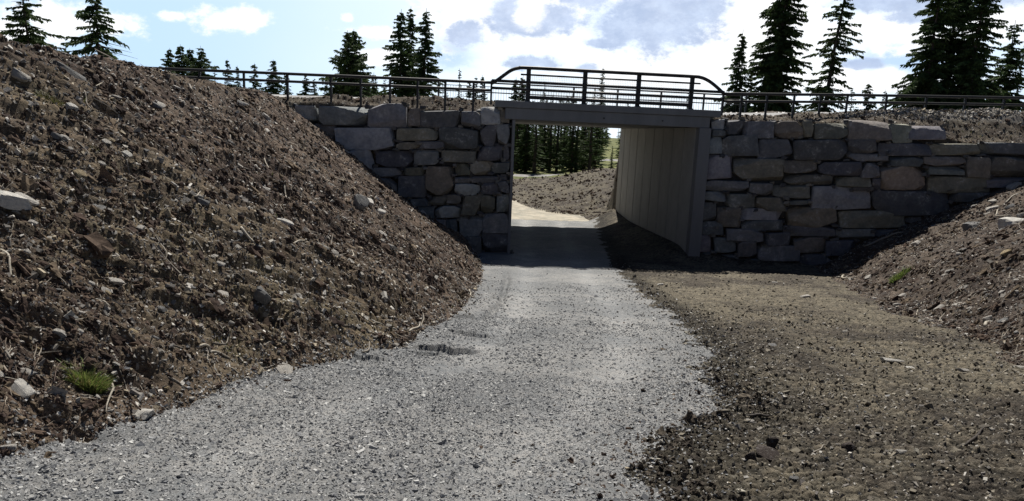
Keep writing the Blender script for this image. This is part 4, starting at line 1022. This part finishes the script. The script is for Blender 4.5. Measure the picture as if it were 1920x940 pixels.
TR = [ # px, topy, depth, R, label, cb, kw
 (36, -70, 46, 2.6, 'sparse tall spruce at the far upper left beyond the bank, cut by the frame', .5, dict(sparse=.35, lean=-.03)),
 (178, -14, 40, 2.9, 'ragged spruce with one long low branch to the left, above the left bank crest', .5, dict(sparse=.25, droop=.45)),
 (318, 90, 62, 2.0, 'leftmost small spruce of the dense clump beyond the left guardrail', .3, {}),
 (338, 83, 63, 2.3, 'tallest spruce of the dense clump beyond the left guardrail', .3, {}),
 (356, 90, 65, 2.3, 'middle spruce of the dense clump beyond the left guardrail', .3, {}),
 (376, 86, 63, 2.8, 'bushy rightmost spruce of the dense clump beyond the left guardrail', .3, {}),
 (426, 111, 92, 1.6, 'small slim spruce first to the right of the dense left clump', .3, {}),
 (445, 123, 95, 1.4, 'very small slim spruce second to the right of the dense left clump', .3, {}),
 (477, 118, 92, 2., 'thin topped spruce left of the conical one behind the left guardrail', .3, dict(sparse=.35)),
 (512, 111, 90, 2.3, 'conical spruce halfway along the left guardrail', .3, {}),
 (536, 138, 95, 1.6, 'tiny spruce just right of the conical one behind the left guardrail', .3, {}),
 (573, 140, 100, 2., 'small spruce left of a smaller twin behind the left guardrail', .3, {}),
 (589, 146, 100, 1.5, 'smaller twin spruce behind the left guardrail', .3, {}),
 (652, 57, 52, 2.2, 'left top of the bushy double spruce behind the left guardrail', .3, dict(up=.25)),
 (664, 55, 53, 2.4, 'right top of the bushy double spruce behind the left guardrail', .3, dict(up=.3)),
 (688, 134, 60, 1.5, 'low spruce at the right foot of the bushy double spruce', .3, {}),
 (701, 136, 62, 1.4, 'slim low spruce between the double spruce and the tall trio', .3, {}),
 (752, 17, 62, 2.3, 'left spruce of the tall trio left of the bridge', .4, dict(shape=.8)),
 (770, 12, 64, 1.9, 'middle and tallest spruce of the tall trio left of the bridge', .4, dict(shape=.8)),
 (799, 15, 61, 2.3, 'right spruce of the tall trio left of the bridge', .4, dict(shape=.8)),
 (862, 128, 80, 1.0, 'very thin spruce standing alone between the trio and the bridge', .3, {}),
 (880, 150, 85, 1.5, 'low spruce left of the pair just left of the bridge', .3, {}),
 (893, 143, 85, 1.4, 'left spruce of the pair just left of the bridge railing', .3, {}),
 (905, 141, 86, 1.4, 'right spruce of the pair just left of the bridge railing', .3, {}),
 (968, 145, 75, 1.7, 'left spruce of the dark pair seen through the left end of the bridge railing', .3, {}),
 (981, 141, 76, 1.9, 'right spruce of the dark pair seen through the left end of the bridge railing', .3, {}),
 (402, 122, 98, 1.1, 'faint small spruce top just right of the bushy left clump', .3, {}),
 (612, 150, 105, 1.3, 'tiny spruce top left of the bushy double spruce, almost hidden by the guardrail', .3, {}),
 (722, 148, 90, 1.2, 'tiny spruce top at the left foot of the tall trio', .3, {}),
 (835, 152, 95, 1.3, 'small spruce top just right of the tall trio', .3, {}),
 (1440, 128, 60, 1.6, 'low spruce between the slim one and the dense dark one right of the bridge', .3, {}),
 (1540, 150, 62, 1.5, 'low spruce between the dense dark one and the leaning open one', .3, {}),
 (1022, 152, 90, .5, 'needle thin spruce seen through the first railing bay', .3, {}),
 (1100, 150, 85, .9, 'spruce behind the second railing post of the bridge', .3, {}),
 (1117, 160, 88, .9, 'lower spruce right of the second railing post of the bridge', .3, {}),
 (1293, 170, 70, .8, 'low spruce behind the last railing post of the bridge', .3, {}),
 (1393, 55, 52, 2.0, 'slim spruce just right of the bridge', .3, dict(sparse=.1)),
 (1411, 122, 52, 1.5, 'small spruce hugging the slim one right of the bridge', .3, {}),
 (1487, -130, 50, 1.85, 'dense dark tall spruce second to the right of the bridge', .3, dict(dens=1.9, shape=.5)),
 (1604, -120, 50, 1.75, 'leaning open crowned spruce with a visible trunk right of the dense dark one', .3, dict(sparse=.5, lean=.06, shape=.6)),
 (1630, 155, 55, 1.6, 'low spruce at the right foot of the leaning open spruce', .3, {}),
 (1600, 165, 58, .9, 'low spruce under the leaning open spruce', .3, {}),
 (1660, 168, 62, .6, 'tiny spruce alone in the gap right of the leaning one', .3, {}),
 (1712, 140, 48, 2.0, 'low leftmost spruce of the big dark group at the right', .3, {}),
 (1742, 85, 47, 2.0, 'stepped spruce left of the giants in the big dark group', .3, dict(sparse=.15)),
 (1775, -90, 46, 2.0, 'first giant spruce of the big dark group at the right', .3, dict(dens=1.1, shape=.65)),
 (1818, -130, 47, 1.9, 'middle giant spruce of the big dark group at the right', .3, dict(dens=1.2, shape=.7)),
 (1856, -80, 45, 1.8, 'right giant spruce of the big dark group at the right', .3, dict(dens=1.1, shape=.65)),
 (1905, 38, 48, 2.4, 'thin ragged spruce at the right edge of the picture', .3, dict(sparse=.3)),
 (1880, 120, 50, 2.2, 'bushy low spruce before the ragged one at the right edge', .3, {}),
 (1830, 110, 44, 2.2, 'bushy low spruce in front of the giant group', .3, {}),
]
for i, (px, ty, d, R, lb, cb, kw) in enumerate(TR): spruce(px, ty, d, R*1.2, lb, 500+i*7, cb, **kw)
# the stand seen through the underpass: copies of six trees
protos = []
for k in range(6):
    h = 12.; m, V, Fc, C = spruce_mesh(h, (1.5, 1.8, 1.3, 1.7, 1.4, 1.6)[k], (1.2, .6, 2.2, .5, 1.6, .8)[k], 900+k, sparse=(.1, 0, .3, 0, .3, .1)[k]); branches(m, h, 1.5, .6, k, 60)
    protos.append((m.mesh('trunk', M_bark, True), crown_me(V, Fc, C)))
r3 = np.random.default_rng(21)
STAND = [(968, 70, 12), (986, 67, 13), (1003, 65.5, 14), (1019, 72, 13), (1031, 70, 12.5), (1044, 68, 13), (1056, 70, 13.5), (1072, 64.5, 14), (1080, 66, 13), (1094, 72, 13), (1106, 64.5, 13.5), (1116, 71, 11),
         (976, 80, 14), (996, 82, 15), (1012, 84, 14), (1026, 80, 15), (1050, 82, 15), (1066, 84, 15), (1088, 82, 15), (1100, 86, 13), (1038, 90, 16), (1060, 94, 16), (982, 92, 16), (1010, 96, 16), (1122, 88, 10), (1168, 84, 9), (1176, 90, 10),
         (1147, 72, 2.6), (1126, 130, 9), (1134, 170, 7), (1163, 190, 5.5), (1170, 150, 9), (1156, 240, 3.5), (1120, 110, 12)]
src = None
for i, (px, d, h) in enumerate(STAND):
    P = atY(px, 300, d); x, y = P[0], P[1]; zg = float(base(np.array([x]), np.array([y]))[0]); k = i % 6; h = h*.62 if d < 100 and h > 8 else h; h = min(h, 3.1+.05*d+r3.uniform(-1.0, 0)) if d < 100 and h > 3 else h; s = h/12; wx = .95 if h > 4 else s*1.2
    root = empty('spruce_tree', (x, y, zg-.1), r3.uniform(0, 6.28)); root.scale = (wx*r3.uniform(.85, 1.15),)*2+(s,)
    if d < 100 and h > 3: tag(root, 'dark spruce in the dense stand seen through the underpass', 'tree', 'spruce stand beyond the underpass')
    elif h < 3 and d < 100: tag(root, 'young knee high spruce on the meadow seen through the right side of the underpass', 'tree')
    else: tag(root, 'distant small spruce on the meadow hill seen at the right of the underpass', 'tree', 'distant spruces on the hill')
    link('trunk', protos[k][0], root); link('crown', protos[k][1], root)
# more forest to the sides, as the place has it, past the embankment
for i in range(26):
    left = i % 2; x = (r3.uniform(-42, -14) if left else r3.uniform(26, 52)); y = r3.uniform(60, 120); zg = float(base(np.array([x]), np.array([y]))[0])
    if left and y/-x > 1.2 and False: continue
    px = CX+F*x/y
    if 0 < px < 1700: continue
    k = i % 6; root = empty('spruce_tree', (x, y, zg), r3.uniform(0, 6.28)); s = r3.uniform(.6, 1.1); root.scale = (s, s, s)
    tag(root, 'spruce of the forest edge beyond the road, outside the gaps of the big group', 'tree', 'forest edge beyond the road'); link('trunk', protos[k][0], root); link('crown', protos[k][1], root)
